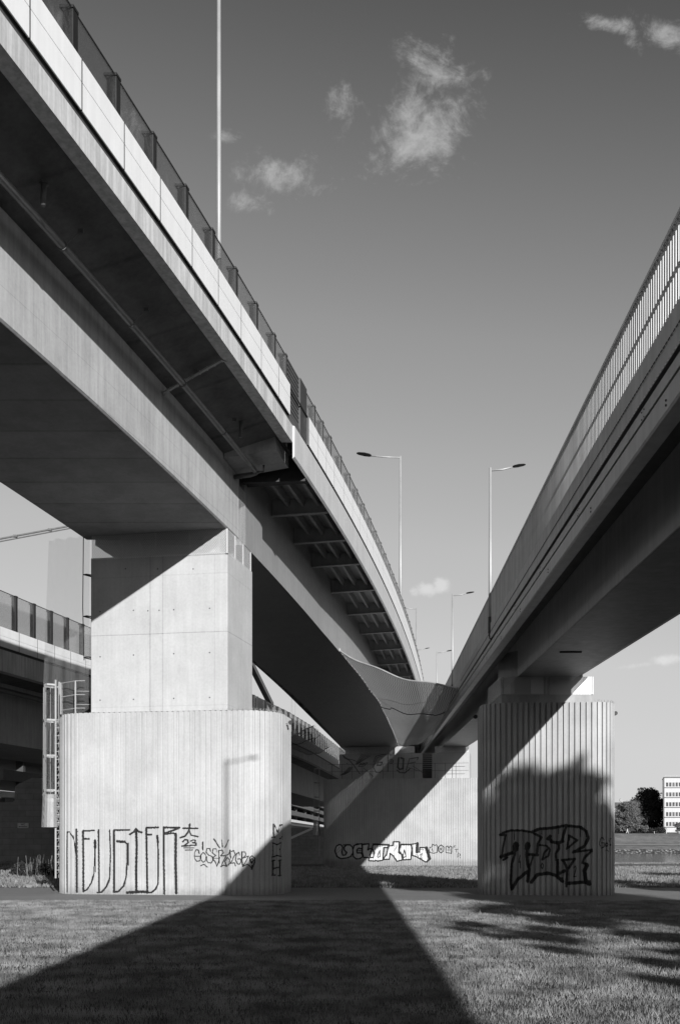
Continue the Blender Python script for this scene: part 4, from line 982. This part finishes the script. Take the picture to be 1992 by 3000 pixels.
# ================================================================== LAMPS
def lamp(x, y, zb, zt, arm, side_, label, group, bracket=True, rp_=.055, hd=1.0):
    E_ = empty('street_lamp', (x, y, zb), label, 'street lamp', group)
    b = MB(); b.tube([(x, y, zb), (x, y, zb + (zt - zb) * .35), (x, y, zt)], [rp_, rp_ * .85, rp_ * .62], 14); b.build('pole', M['galv'], E_, True)
    b = MB(); ex = x + side_ * arm; b.tube([(x, y, zt - .08), (x + side_ * arm * .55, y, zt - .05), (ex, y, zt + .02)], rp_ * .42, 8); b.build('arm', M['galv'], E_, True)
    b = MB(); h0 = Vector((ex - side_ * .02, y, zt + .02)); h1 = h0 + Vector((side_ * .36 * hd, 0, .06 * hd))
    prof = [(0, .03 * hd, .02 * hd), (.12, .07 * hd, .03 * hd), (.45, .09 * hd, .035 * hd), (.85, .07 * hd, .025 * hd), (1, .03 * hd, .01 * hd)]
    vv = []
    for (t, wy, hz_) in prof:
        c = h0.lerp(h1, t); vv += [(c.x, c.y - wy, c.z), (c.x, c.y - wy * .6, c.z + hz_), (c.x, c.y + wy * .6, c.z + hz_), (c.x, c.y + wy, c.z), (c.x, c.y + wy * .7, c.z - hz_ * .5), (c.x, c.y - wy * .7, c.z - hz_ * .5)]
    f = []
    for i in range(4):
        for k in range(6): f.append((i * 6 + k, i * 6 + (k + 1) % 6, (i + 1) * 6 + (k + 1) % 6, (i + 1) * 6 + k))
    f += [tuple(range(6)), tuple(24 + k for k in range(6))]
    b.add(vv, f); b.build('lamp_head', M['post'], E_)
    if bracket:
        b = MB(); b.box(x + .02, x + .36, y + .0, y + .03, zb + .12, zb + .40)
        for dx2 in (.12, .30):
            for dz in (.16, .36): b.tube([(x + dx2, y - .03, zb + dz), (x + dx2, y, zb + dz)], .022, 8)
        b.build('bracket', M['steel'], E_)
        b = MB(); b.tube([(x, y, zb - .02), (x, y, zb + .42)], rp_ * 1.18, 14); b.build('sleeve', M['dark'], E_, True)
        b = MB(); b.tube([(x - .04, y, zb), (x - .02, y, zb - .16), (x + .05, y, zb - .22), (x + .2, y, zb - .05), (x + .3, y, zb + .08)], .016, 6); b.tube([(x + .04, y, zb), (x + .03, y, zb - .2)], .013, 6); b.build('cable', M['darker'], E_)
    return E_
GLA = 'street lamps along the right bridge'
lamp(3.20, 9.45, 4.75 + EYE, 9.6 + EYE, .62, 1, 'street lamp of the right bridge nearest the camera, just beyond the picture edge', GLA, False, .05)
lamp(4.10, 27.97, 5.68 + EYE, 10.18 + EYE, .62, 1, 'nearest visible street lamp on the right bridge, arm pointing right, lower pole in shade', GLA)
lamp(4.98, 45.4, 6.48 + EYE, 10.93 + EYE, .62, 1, 'second street lamp along the right bridge, rising behind the sagging net', GLA)
lamp(6.0, 63.4, 7.1 + EYE, 11.69 + EYE, .62, 1, 'third and smallest street lamp along the right bridge, above the net', GLA, rp_=.06)
GLB = 'tall street lamps on the left viaduct'
lamp(left_x(24.5) - .32, 24.52, 12.1 + EYE, 22.4 + EYE, 1.7, -1, 'tall bare lamp pole rising out of the top of the picture', GLB, False, .066, 2.3)
lamp(left_x(57.3) - .32, 57.3, 11.4 + EYE, 21.5 + EYE, 1.65, -1, 'tall street lamp on the left viaduct with its arm pointing left over the road', GLB, False, .09, 2.3)
lamp(6.78, 91, 10.4 + EYE, 20.65 + EYE, 1.2, -1, 'distant small street lamp at the far end of the left viaduct, arm pointing left', GLB, False, .09, 2.3)
lamp(6.2, 82, 10.8 + EYE, 15.33 + EYE, .62, 1, 'small far lamp behind the viaduct posts with its arm pointing right', GLB, False, .06)
lamp(-4.30, 92, 9 + EYE, 12.8 + EYE, .1, 1, 'thin lamp pole, one of a close pair standing on the rear viaduct beyond the girder', 'lamp poles on the rear viaduct', False, .09)
lamp(-4.00, 92, 9 + EYE, 12.8 + EYE, .1, 1, 'thin lamp pole, one of a close pair standing on the rear viaduct beyond the girder', 'lamp poles on the rear viaduct', False, .07)

# ================================================================== NETS
def net(name, A, B_, C, D, sag, nu, nv_, mat, uvs, label, thick_edge=True, leftcurve=None):
    """A-B front edge, D-C back edge; a cloth sagging between the two bridges"""
    A, B_, C, D = map(Vector, (A, B_, C, D)); v = []; uv = []; f = []
    for j in range(nv_ + 1):
        t = j / nv_
        for i in range(nu + 1):
            s = i / nu
            l_ = leftcurve(t) if leftcurve else A.lerp(D, t)
            p = l_.lerp(B_.lerp(C, t), s)
            p.z -= sag * 4 * s * (1 - s) * (1 + .25 * math.sin(t * 9)) + .05 * math.sin(s * 14 + t * 5) + .03 * math.sin(t * 31 + s * 4)
            p.y += -.15 * math.sin(s * math.pi) * (1 - t)
            v.append(p); uv.append((s * uvs[0], t * uvs[1]))
    for j in range(nv_):
        for i in range(nu): q = j * (nu + 1) + i; f += [q, q + 1, q + nu + 2, q + nu + 1]
    T = empty(name, tuple(v[0]), label, 'safety net')
    o = rawmesh('mesh_cloth', v, f, 4, mat, T, uv)
    for p_ in o.data.polygons: p_.use_smooth = True
    b = MB(); b.tube([Vector(v[i]) for i in range(nu + 1)], .045, 6); b.build('hem', M['galv'], T)
    b = MB(); b.tube([Vector(v[nv_ * (nu + 1) + i]) for i in range(nu + 1)], .03, 6); b.build('hem', M['galv'], T)
    mid = int(nv_ * .42); b = MB(); b.tube([Vector(v[(mid - int(2 * math.sin(i / nu * 3.14))) * (nu + 1) + i]) + Vector((0, -.02, -.05)) for i in range(nu + 1)], .022, 5); b.build('rope', M['darker'], T)
    b = MB()
    for j in range(nv_ + 1):
        p = Vector(v[j * (nu + 1)]); b.box(p.x - .05, p.x + .02, p.y - .04, p.y + .04, p.z - .04, p.z + .09)
        p = Vector(v[j * (nu + 1) + nu]); b.tube([p, p + Vector((.12, 0, .08))], .012, 4)
    b.build('lacing', M['galv'], T)
    return T
def netleft(t):
    Y = 45.2 + (74 - 45.2) * t; return Vector((left_x(Y) - offr(Y) + .01, Y, float(np.interp(Y, SY, SZ)) + .06 + EYE))
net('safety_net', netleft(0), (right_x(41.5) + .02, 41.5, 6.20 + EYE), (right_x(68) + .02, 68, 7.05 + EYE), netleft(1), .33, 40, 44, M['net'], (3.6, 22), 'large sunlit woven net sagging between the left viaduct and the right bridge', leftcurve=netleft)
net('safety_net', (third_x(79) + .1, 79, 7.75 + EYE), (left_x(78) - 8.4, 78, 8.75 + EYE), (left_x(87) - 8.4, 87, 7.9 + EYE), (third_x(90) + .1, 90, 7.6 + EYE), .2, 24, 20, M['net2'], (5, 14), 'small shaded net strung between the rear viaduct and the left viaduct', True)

# hanging curtain net at the left of the left tower
v = []; uv = []; f = []
n1_, n2_ = 16, 30
for j in range(n2_ + 1):
    t = j / n2_; z = 9.15 + EYE - t * (9.15 + EYE - 2.95)
    xl = float(np.interp(z, [2.9, 6.0, 10.9], [-9.08, -9.05, -8.86])); xr = float(np.interp(z, [2.9, 5.0, 5.5, 10.9], [-8.6, -8.5, -7.55, -7.52]))
    for i in range(n1_ + 1):
        s = i / n1_; v.append((xl + (xr - xl) * s, 31.25 + .10 * math.sin(s * 21) * (1 - .5 * t) - .5 * s, z)); uv.append((s * 1.3, t * 7))
for j in range(n2_):
    for i in range(n1_): q = j * (n1_ + 1) + i; f += [q, q + 1, q + n1_ + 2, q + n1_ + 1]
o = rawmesh('curtain_net', v, f, 4, M['curtain'], None, uv); tag(o, 'thin see-through net curtain hanging left of the left pier tower', 'safety net')
b = MB(); b.tube([(-7.68, 30.7, 9.1 + EYE), (-7.70, 30.7, 7.0 + EYE), (-7.66, 30.7, 5.4 + EYE)], .013, 6)
E_ = empty('hanging_rope', (-7.68, 30.7, 7), 'dark rope with hooks hanging beside the left pier tower', 'rope'); b.build('rope', M['darker'], E_)
for z in (7.93, 6.68, 5.45):
    b = MB(); b.tube([(-7.47, 30.85, z + EYE + .06), (-7.6, 30.75, z + EYE + .06), (-7.66, 30.68, z + EYE + .03), (-7.6, 30.6, z + EYE), (-7.45, 30.7, z + EYE - .02)], .02, 6); b.build('hook', M['darker'], E_)

# ================================================================== LADDERS
def ladder(x, y, ztop, label, group):
    """caged ladder; x is the rung side against the pier"""
    E_ = empty('access_ladder', (x, y, 0), label, 'ladder', group); wd = .42
    b = MB()
    for dy in (-.2, .2): b.bar((x, y + dy, .45), (x, y + dy, ztop + 1.1), .03, .05)
    b.build('rails', M['galv'], E_)
    b = MB(); z = .6
    while z < ztop: b.tube([(x, y - .2, z), (x, y + .2, z)], .014, 6); b.bar((x, y - .2, z + .1), (x + .12, y - .2, z + .1), .02, .02); z += .24
    b.build('rungs', M['galv'], E_)
    for z in (ztop + .95, ztop - .12, ztop - 1.2, ztop - 2.25):
        b = MB(); pts_ = [(x, y - .2, z)] + [(x - .14 + .27 * math.cos(a), y + .34 * math.sin(a), z) for a in np.linspace(-1.9, -4.38, 12)] + [(x, y + .2, z)]
        for i in range(len(pts_) - 1): b.bar(pts_[i], pts_[i + 1], .01, .055)
        b.build('hoop', M['galv'], E_)
    for a in (-2.3, -2.9, -3.5, -4.1):
        b = MB(); px, py = x - .14 + .265 * math.cos(a), y + .335 * math.sin(a); b.bar((px, py, 2.2), (px, py, ztop + .95), .035, .012); b.build('cage_bar', M['galv'], E_)
    b = MB(); r_ = .42; n3 = 16; vv = []
    for z, rr in ((2.0, .30), (3.0, .26)):
        vv += [(x - .18 + rr * math.cos(a), y + rr * 1.3 * math.sin(a), z) for a in np.linspace(-.7, -5.58, n3)]
    b.add(vv, [(i, i + 1, n3 + i + 1, n3 + i) for i in range(n3 - 1)]); b.build('climb_guard', M['screen_s'], E_)
    b = MB(); b.add([(x - .18 + .3 * math.cos(a), y + .39 * math.sin(a), 2.0) for a in np.linspace(0, 5.9, 14)], [tuple(range(14))]); b.build('guard_floor', M['galv'], E_)
    return E_
M['screen_s'] = perforated('guard_mesh', 0.30, 0.03, 0.2, 0.2)
ladder(-8.62, 31.3, Z1, 'galvanised caged ladder on the left side of the left pier', 'caged ladders on the piers')
ladder(-1.55, 77.2, Z2, 'distant caged ladder at the left end of the far pier', 'caged ladders on the piers')
# platform railing on top of the left pier
E_ = empty('platform_railing', (-8.0, 30.9, Z1), 'pale guard railing on top of the left pier beside the tower', 'railing')
pp = [(-8.62, 31.1), (-8.42, 30.75), (-7.93, 30.36), (-7.5, 30.35)]
for (x_, y_) in ((-8.35, 30.72), (-7.84, 30.42), (-8.15, 31.6), (-8.4, 31.0)):
    b = MB(); b.bar((x_, y_, Z1), (x_, y_, Z1 + .95), .085, .03); b.build('post', M['galv'], E_)
for z in (.93, .52, .12):
    b = MB(); b.tube([(-8.45, 31.0, Z1 + z - .06), (-8.35, 30.70, Z1 + z), (-7.84, 30.40, Z1 + z + .03), (-7.55, 30.38, Z1 + z + .03)], .014, 6); b.tube([(-8.15, 31.6, Z1 + z - .1), (-7.65, 31.5, Z1 + z - .12)], .012, 6); b.build('rail', M['galv'], E_)

# ================================================================== FLOODLIGHTS
def flood(x, y, z, sd_, label):
    E_ = empty('floodlight', (x, y, z), label, 'floodlight', 'floodlights on the piers')
    b = MB(); b.tube([(x, y - .06, z), (x, y + .03, z)], .062, 14); b.tube([(x, y + .03, z), (x, y + .08, z)], .045, 10); b.build('housing', M['darker'], E_)
    b = MB(); b.tube([(x - sd_ * .07, y, z + .05), (x - sd_ * .10, y, z), (x - sd_ * .07, y, z - .05)], .01, 5); b.tube([(x - sd_ * .10, y, z), (x - sd_ * .2, y, z)], .016, 6); b.build('bracket', M['galv'], E_)
flood(sx(851, 31.0), 31.0, sz(2117, 31.0), 1, 'small round floodlight on the right side of the left pier')
flood(sx(1801, 31.0), 31.0, sz(2090, 31.0), 1, 'small round floodlight on the right side of the right pier')
flood(sx(1392, 31.0), 31.0, sz(2100, 31.0), -1, 'small round floodlight on the left side of the right pier')

# ================================================================== MAST, TIE RODS
E_ = empty('inclined_mast', (sx(793, 90), 90, 9 + EYE), 'dark slanting mast leg rising behind the left pier tower', 'mast')
a_ = Vector((sx(795, 89), 89, sz(2066, 89))); t_ = Vector((sx(506, 60), 60, sz(1485, 60)))
b = MB(); b.bar(a_, t_, .42, .42); b.build('leg', M['dark'], E_)
b = MB(); l0 = Vector((sx(-60, 52), 52, sz(1590, 52)))
b.tube([t_, l0], .05, 8); b.tube([t_ + Vector((0, 0, -.12)), l0 + Vector((0, 0, -.14))], .035, 8)
for k in range(1, 6):
    p_ = t_.lerp(l0, k / 6); b.tube([p_ + Vector((-.1, 0, 0)), p_ + Vector((.1, 0, -.02))], .08, 8)
b.build('tie_rods', M['pipe'], E_)

# ================================================================== STONE ABUTMENT, OLD BRIDGE
E_ = empty('stone_abutment', (-19, 62, 0), 'old stone block abutment with a stepped top at the far left, half in shadow', 'wall')
prof = [(-60, 2351), (38, 2350), (44, 2346), (45, 2305), (60, 2293), (64, 2293), (95, 2279), (118, 2279), (128, 2286), (134, 2294), (300, 2297), (420, 2310), (420, 2560), (-60, 2560)]
v = [(sx(x, 62), 62, sz(y, 62)) for x, y in prof]; n_ = len(v); v2 = [(a, 65, c) for a, b__, c in v]
MB().add(v + v2, [tuple(range(n_))[::-1], tuple(n_ + i for i in range(n_))] + [(i, (i + 1) % n_, n_ + (i + 1) % n_, n_ + i) for i in range(n_)]).build('masonry', M['stone'], E_)
b = MB(); x0, x1, z0, z1 = sx(53, 61.95), sx(85, 61.95), sz(2426, 61.95), sz(2411, 61.95); b.box(x0, x1, 61.93, 61.99, z0, z1); sg = b.build('sign', M['sign'])
tag(sg, 'small white WC sign with an arrow on the dark stone abutment', 'sign'); sg.name = 'direction_sign'
cu_ = bpy.data.curves.new('lettering', 'FONT'); cu_.body = 'WC'; cu_.size = .17; cu_.align_x = 'CENTER'; cu_.extrude = .004
to = bpy.data.objects.new('lettering', cu_); COL.objects.link(to); to.location = ((x0 + x1) / 2, 61.925, z0 + .165); to.rotation_euler = (R(90), 0, 0); to.data.materials.append(M['darker'])
bpy.context.view_layer.update(); me_ = bpy.data.meshes.new_from_object(to); mo_ = bpy.data.objects.new('lettering', me_); mo_.matrix_world = to.matrix_world.copy(); COL.objects.link(mo_); mo_.parent = sg; bpy.data.objects.remove(to)
b = MB(); b.box(x0 + .1, x1 - .08, 61.918, 61.928, z0 + .07, z0 + .10); b.add([(x0 + .05, 61.92, z0 + .085), (x0 + .13, 61.92, z0 + .12), (x0 + .13, 61.92, z0 + .05)], [(0, 1, 2)]); b.build('arrow', M['darker'], sg)

E_ = empty('old_road_bridge', (-15, 110, 3), 'dark old girder bridge with a pale edge strip passing behind the left pier', 'bridge')
def old_x(Y): return float(np.interp(Y, [40, 64.7, 70, 151, 183, 330], [-26, -21.5, -20.6, -7.4, -5.0, 4.0]))
yo = list(np.arange(66, 330, 4.0)); ye = [58, 62] + yo
MB().sweep([(0, 2.75), (0, 3.15), (-.6, 3.15), (-.6, 2.75)], ye, old_x, 0).build('edge_strip', M['white'], E_)
MB().sweep([(-.3, 2.3), (-.3, 2.74), (-9, 2.74), (-9, 2.3)], yo, old_x, 0).build('deck', M['dark'], E_)
for (za, zb, oo) in ((3.9, 4.6, -.4), (5.4, 6.1, -.5), (6.8, 7.4, -.6)):
    MB().sweep([(oo, za), (oo, zb), (oo - 7, zb), (oo - 7, za)], yo, old_x, 0).build('girder', M['dark'], E_)  # dark colour stands in for shadow from the decks above
b = MB()
for Y in range(70, 320, 14): b.bar((old_x(Y) - 1.2, Y, 3.1 + EYE), (old_x(Y) - 1.2, Y, 6.9 + EYE), .5, .5)
b.build('posts', M['dark'], E_)
# retaining wall and stair parapet seen through the gap
E_ = empty('retaining_wall', (-6, 118, -1), 'low dark retaining wall with scrawls seen between the left pier and the far pier', 'wall')
b = MB(); b.box(-30, -1.6, 118, 119, -1.2, sz(2425, 118)); b.build('wall', M['stone'], E_)
b = MB(); b.bar((sx(846, 116), 116, sz(2458, 116)), (sx(915, 116), 116, sz(2427, 116)), .3, .25); b.build('coping', M['white'], E_)

# ================================================================== VEGETATION
def leaf_cloud(name, centres, n, size, mat, parent, seed, squash=.8):
    rng = np.random.default_rng(seed); V = []
    tot = sum(r ** 2 for *_, r in centres)
    for (cx, cy, cz, r) in centres:
        k = int(n * r ** 2 / tot)
        d = rng.normal(size=(k, 3)); d /= np.linalg.norm(d, axis=1)[:, None]
        rad = r * (rng.uniform(0.25, 1, k) ** 0.5) * (1 + .22 * np.sin(d[:, 0] * 7 + seed) * np.sin(d[:, 2] * 6 + 1) + .12 * rng.normal(size=k))
        V.append(np.stack([cx + d[:, 0] * rad, cy + d[:, 1] * rad, cz + d[:, 2] * rad * squash], 1))
    P = np.concatenate(V); m_ = len(P)
    a = rng.normal(size=(m_, 3)); a /= np.linalg.norm(a, axis=1)[:, None]; b_ = np.cross(a, rng.normal(size=(m_, 3))); b_ /= np.linalg.norm(b_, axis=1)[:, None]
    s = size * rng.uniform(.5, 1.4, m_)[:, None]
    v = np.stack([P - a * s, P + b_ * s * .6, P + a * s, P - b_ * s * .6], 1).reshape(-1, 3)
    return rawmesh(name, v, np.arange(m_ * 4), 4, mat, parent)

def tree(name, x, y, zb, h, r, n, size, mat, label, seed, trunk_h=.3, group=None, crowns=16, rtr=None, cr_=(.25, .45)):
    T = empty(name, (x, y, zb), label, 'tree', group); rng = random.Random(seed)
    b = MB(); rt = rtr or h * .03; top = Vector((x + rng.uniform(-.03, .03) * h, y, zb + h * .6)); b.tube([(x, y, zb - .3), (x, y, zb + h * trunk_h), top], [rt, rt * .75, rt * .3], 9)
    cs = []
    for k in range(crowns):
        a = rng.uniform(0, 6.28); t = rng.uniform(0, 1); rr = r * (1 - .55 * t) * rng.uniform(.35, .85)
        c = Vector((x + math.cos(a) * rr, y + math.sin(a) * rr, zb + h * (trunk_h + .12 + (.78 - trunk_h) * t))); cr = r * rng.uniform(*cr_); cs.append((c.x, c.y, c.z, cr))
        s0 = Vector((x, y, zb + h * (trunk_h + .3 * t))); b.tube([s0, s0.lerp(c, .5) + Vector((0, 0, -.03 * h)), c], [rt * .4, rt * .25, rt * .08], 5)
    b.build('trunk', M['bark'], T)
    leaf_cloud('crown', cs, n, size, mat, T, seed)
    return T
# trees beside and behind the camera: only their shade reaches the picture
GT = 'trees beside the meadow that shade the right pier'
tree('shade_tree', 18.3, -9.2, 0, 18.6, 4.6, 42000, .17, M['leaf'], 'tall broad tree right of the camera whose shade falls on the right pier', 17, .12, GT, 80, None, (.12, .26))
tree('shade_tree', 15.1, -4.5, 0, 13.4, 2.8, 22000, .15, M['leaf'], 'slimmer tree whose shade darkens the lower part of the right pier', 18, .15, GT, 50, None, (.14, .30))
tree('shade_tree', 20.5, 9.0, 0, 13.5, 4.2, 30000, .18, M['leaf'], 'taller tree further right that shades the river meadow', 12, .12, GT, 40, None, (.14, .28))
tree('shade_tree', 11.4, -8.5, 0, 11.4, 2.3, 6000, .12, M['leaf'], 'open tree behind the camera that dapples the lawn at the right', 13, .35, GT, 28, .07, (.10, .2))
tree('shade_tree', 13.6, -7.2, 0, 11.0, 2.6, 7500, .12, M['leaf'], 'second open tree behind the camera with a wider crown', 19, .35, GT, 32, .08, (.10, .2))
tree('shade_tree', 15.6, -12.0, 0, 14.6, 2.8, 8000, .13, M['leaf'], 'third and tallest open tree behind the camera', 20, .45, GT, 32, .09, (.10, .2))
tree('shade_tree', 27.5, 17.0, 0, 12.0, 4.4, 30000, .2, M['leaf'], 'tree at the far right side of the meadow', 14, .12, GT, 24)
# unseen tree belt added behind and beside the camera to block low sky
cs = []
for k in range(46):
    a = R(150 + k * 240 / 45) ; rr_ = 62 + 6 * math.sin(k * 1.7)      # an arc open towards the river
    x, y = rr_ * 1.15 * math.cos(a + R(0)), rr_ * math.sin(a)
    if y > 40: continue
    for z in (3.5, 8.5): cs.append((x, y, z + random.uniform(-1, 1), 5.0 + random.uniform(-.8, .8)))
o = leaf_cloud('sky_block_trees', cs, 26000, .75, M['leaf'], None, 41); tag(o, 'unseen dark tree belt added behind the camera to block low sky light', 'light blocker', kind='stuff')
# far bank
tree('willow_tree', sx(1838, 368), 368, 4.0, 11.8, 6.8, 24000, .24, M['leaf_mid'], 'pale round tree on the far bank behind the walking person', 21, .0, None, 60, None, (.14, .30))
tree('dense_tree', sx(1898, 392), 392, 4.2, 17.8, 8.6, 26000, .34, M['leaf'], 'dark broad tree on the far bank beside the office block', 22, .0, None, 70, None, (.16, .34))
tree('small_bush', sx(1890, 364), 364.5, 4.1, 2.8, 1.9, 1500, .2, M['leaf_mid'], 'small rounded bush at the foot of the dark tree', 23, .05, None, 8)
tree('small_bush', sx(1990, 364), 366, 4.2, 3.4, 2.2, 1500, .2, M['leaf_mid'], 'small bush at the right edge in front of the office block', 24, .05, None, 8)
E_ = empty('hedge', (100, 366, 4.2), 'low dark hedge running under the trees on the far bank', 'hedge')
leaf_cloud('leaves', [(x, 366.5, 4.9 + .3 * math.sin(x), 1.5) for x in np.arange(sx(1780, 366), sx(1948, 366), 1.3)], 9000, .2, M['leaf'], E_, 51)
# weeds left of the pier
E_ = empty('weed_clump', (sx(110, 46), 46, 0), 'scruffy dark weeds on the bank left of the left pier', 'weeds')
leaf_cloud('leaves', [(sx(x, 46), 46 + random.uniform(-1, 1), ground_z(sx(x, 46), 46) + .2 + .18 * math.sin(x), .30) for x in range(50, 175, 14)], 6000, .05, M['leaf'], E_, 31)
b = MB()
for k in range(60):
    x = sx(random.uniform(60, 170), 45); y = random.uniform(44.5, 47); z = ground_z(x, y); b.tube([(x, y, z), (x + random.uniform(-.15, .15), y, z + random.uniform(.3, 1.0))], .008, 4)
tag(b.build('stalks', M['grass_blade'], E_), kind='stuff')

# ================================================================== FAR BANK
E_ = empty('office_block', (125, 376, 4.8), 'white five-storey office block with rows of dark windows on the far bank', 'building')
YB = 376; bx0 = sx(1945, YB); bx1 = bx0 + 24
zt_, zb_ = sz(2279, YB), sz(2438, YB)
def slab(b, x0, x1, y0, y1, z0, z1, sh): return b.add([(x0, y0, z0), (x1, y0, z0), (x1 + sh, y1, z0), (x0 + sh, y1, z0), (x0, y0, z1), (x1, y0, z1), (x1 + sh, y1, z1), (x0 + sh, y1, z1)], [(3, 2, 1, 0), (4, 5, 6, 7), (0, 1, 5, 4), (1, 2, 6, 5), (2, 3, 7, 6), (3, 0, 4, 7)])
slab(MB(), bx0, bx1, YB, YB + 14, 4.2, zt_, 4.0).build('walls', M['facade'], E_)
slab(MB(), bx0 - .35, bx0 - .02, YB + .1, YB + 13.8, 4.2, zt_ - .1, 4.0).build('side_wall', M['dark'], E_)
slab(MB(), bx0 - .4, bx1 + .1, YB - .15, YB + 14.1, zt_, zt_ + .3, 4.0).build('roof_edge', M['roofdark'], E_)
b = MB()
for k in range(12): b.bar((bx0 + .3 + k * 2.1, YB + .3, zt_ + .3), (bx0 + .3 + k * 2.1, YB + .3, zt_ + 1.0), .05, .05)
b.bar((bx0 + .3, YB + .3, zt_ + 1.0), (bx1 - .3, YB + .3, zt_ + 1.0), .05, .05); b.build('roof_railing', M['galv'], E_)
for k in range(5):
    zf = sz(2307.6 + k * 28.95, YB)
    b = MB(); b.box(bx0 - .05, bx1 + .02, YB - .12, YB - .02, zf - .14, zf + .12); b.build('floor_band', M['roofdark'], E_)
    for c in range(19):
        x = bx0 + sx(1949.8, YB) - sx(1945, YB) + c * 1.165
        if x + .8 > bx1: break
        b = MB(); b.box(x, x + .82, YB - .03, YB + .05, zf + .42, zf + .42 + 1.48); w_ = b.build('window', M['window'] if random.random() < .75 else M['post'], E_)
E_ = empty('low_flat_building', (95, 420, 4.8), 'low dark-roofed flat building behind the pale tree', 'building')
b = MB(); b.box(sx(1700, 430), sx(1862, 430), 430, 445, 4.5, sz(2366, 430)); b.build('walls', M['facade'], E_)
b = MB(); b.box(sx(1698, 429), sx(1864, 429), 429, 446, sz(2366, 430), sz(2351, 430)); b.build('roof', M['roofdark'], E_)
b = MB(); cx_, cz_ = sx(1819, 432), sz(2344, 432); b.tube([(cx_, 431.6, cz_), (cx_, 432.2, cz_)], .8, 20); b.box(cx_ - .06, cx_ + .06, 431.8, 432, sz(2352, 432), cz_); b.build('roof_disc', M['block'], E_)
for k, xx in enumerate((1915.5, 1951, 1988)):
    b = MB(); x = sx(xx, 362.5); b.tube([(x, 362.5, 4.0), (x, 362.5, 4.75)], .09, 8); b.tube([(x, 362.5, 4.75), (x, 362.5, 4.82)], .11, 8)
    o = b.build('bollard', M['sign'])
    tag(o, ('short white marker post below the dark tree on the far bank', 'short white marker post under the left end of the office block', 'short white marker post at the right edge of the far bank')[k], 'bollard', 'marker posts along the far bank')

# person walking on the far bank
def person(x, y, zb):
    me = bpy.data.meshes.new('person'); J = [(0, 0, .95), (0, 0, 1.18), (.01, 0, 1.42), (.02, 0, 1.52), (.03, 0, 1.66), (.02, -.18, 1.40), (.10, -.22, 1.15), (.22, -.2, .98), (.02, .18, 1.40), (-.12, .22, 1.15), (-.08, .2, .92), (.0, -.1, .9), (.22, -.1, .50), (.36, -.1, .07), (.48, -.1, .03), (0, .1, .9), (-.16, .1, .50), (-.42, .1, .10), (-.34, .1, .02)]
    Eg = [(0, 1), (1, 2), (2, 3), (3, 4), (2, 5), (5, 6), (6, 7), (2, 8), (8, 9), (9, 10), (0, 11), (11, 12), (12, 13), (13, 14), (0, 15), (15, 16), (16, 17), (17, 18)]
    Rr = [.14, .13, .15, .06, .11, .06, .045, .035, .06, .045, .035, .09, .065, .04, .035, .09, .065, .04, .035]
    me.from_pydata([(a, b_, c) for a, b_, c in J], Eg, []); o = bpy.data.objects.new('person', me); COL.objects.link(o)
    o.location = (x, y, zb); sk = o.modifiers.new('skin', 'SKIN'); sv = me.skin_vertices[0].data
    for i, r in enumerate(Rr): sv[i].radius = (r, r)
    sv[0].use_root = True; su = o.modifiers.new('sub', 'SUBSURF'); su.levels = 1; su.render_levels = 1
    me.materials.append(M['cloth_w'])
    return tag(o, 'person in light clothes walking along the top of the far bank', 'person')
person(sx(1837, 362), 362.2, 4.07)
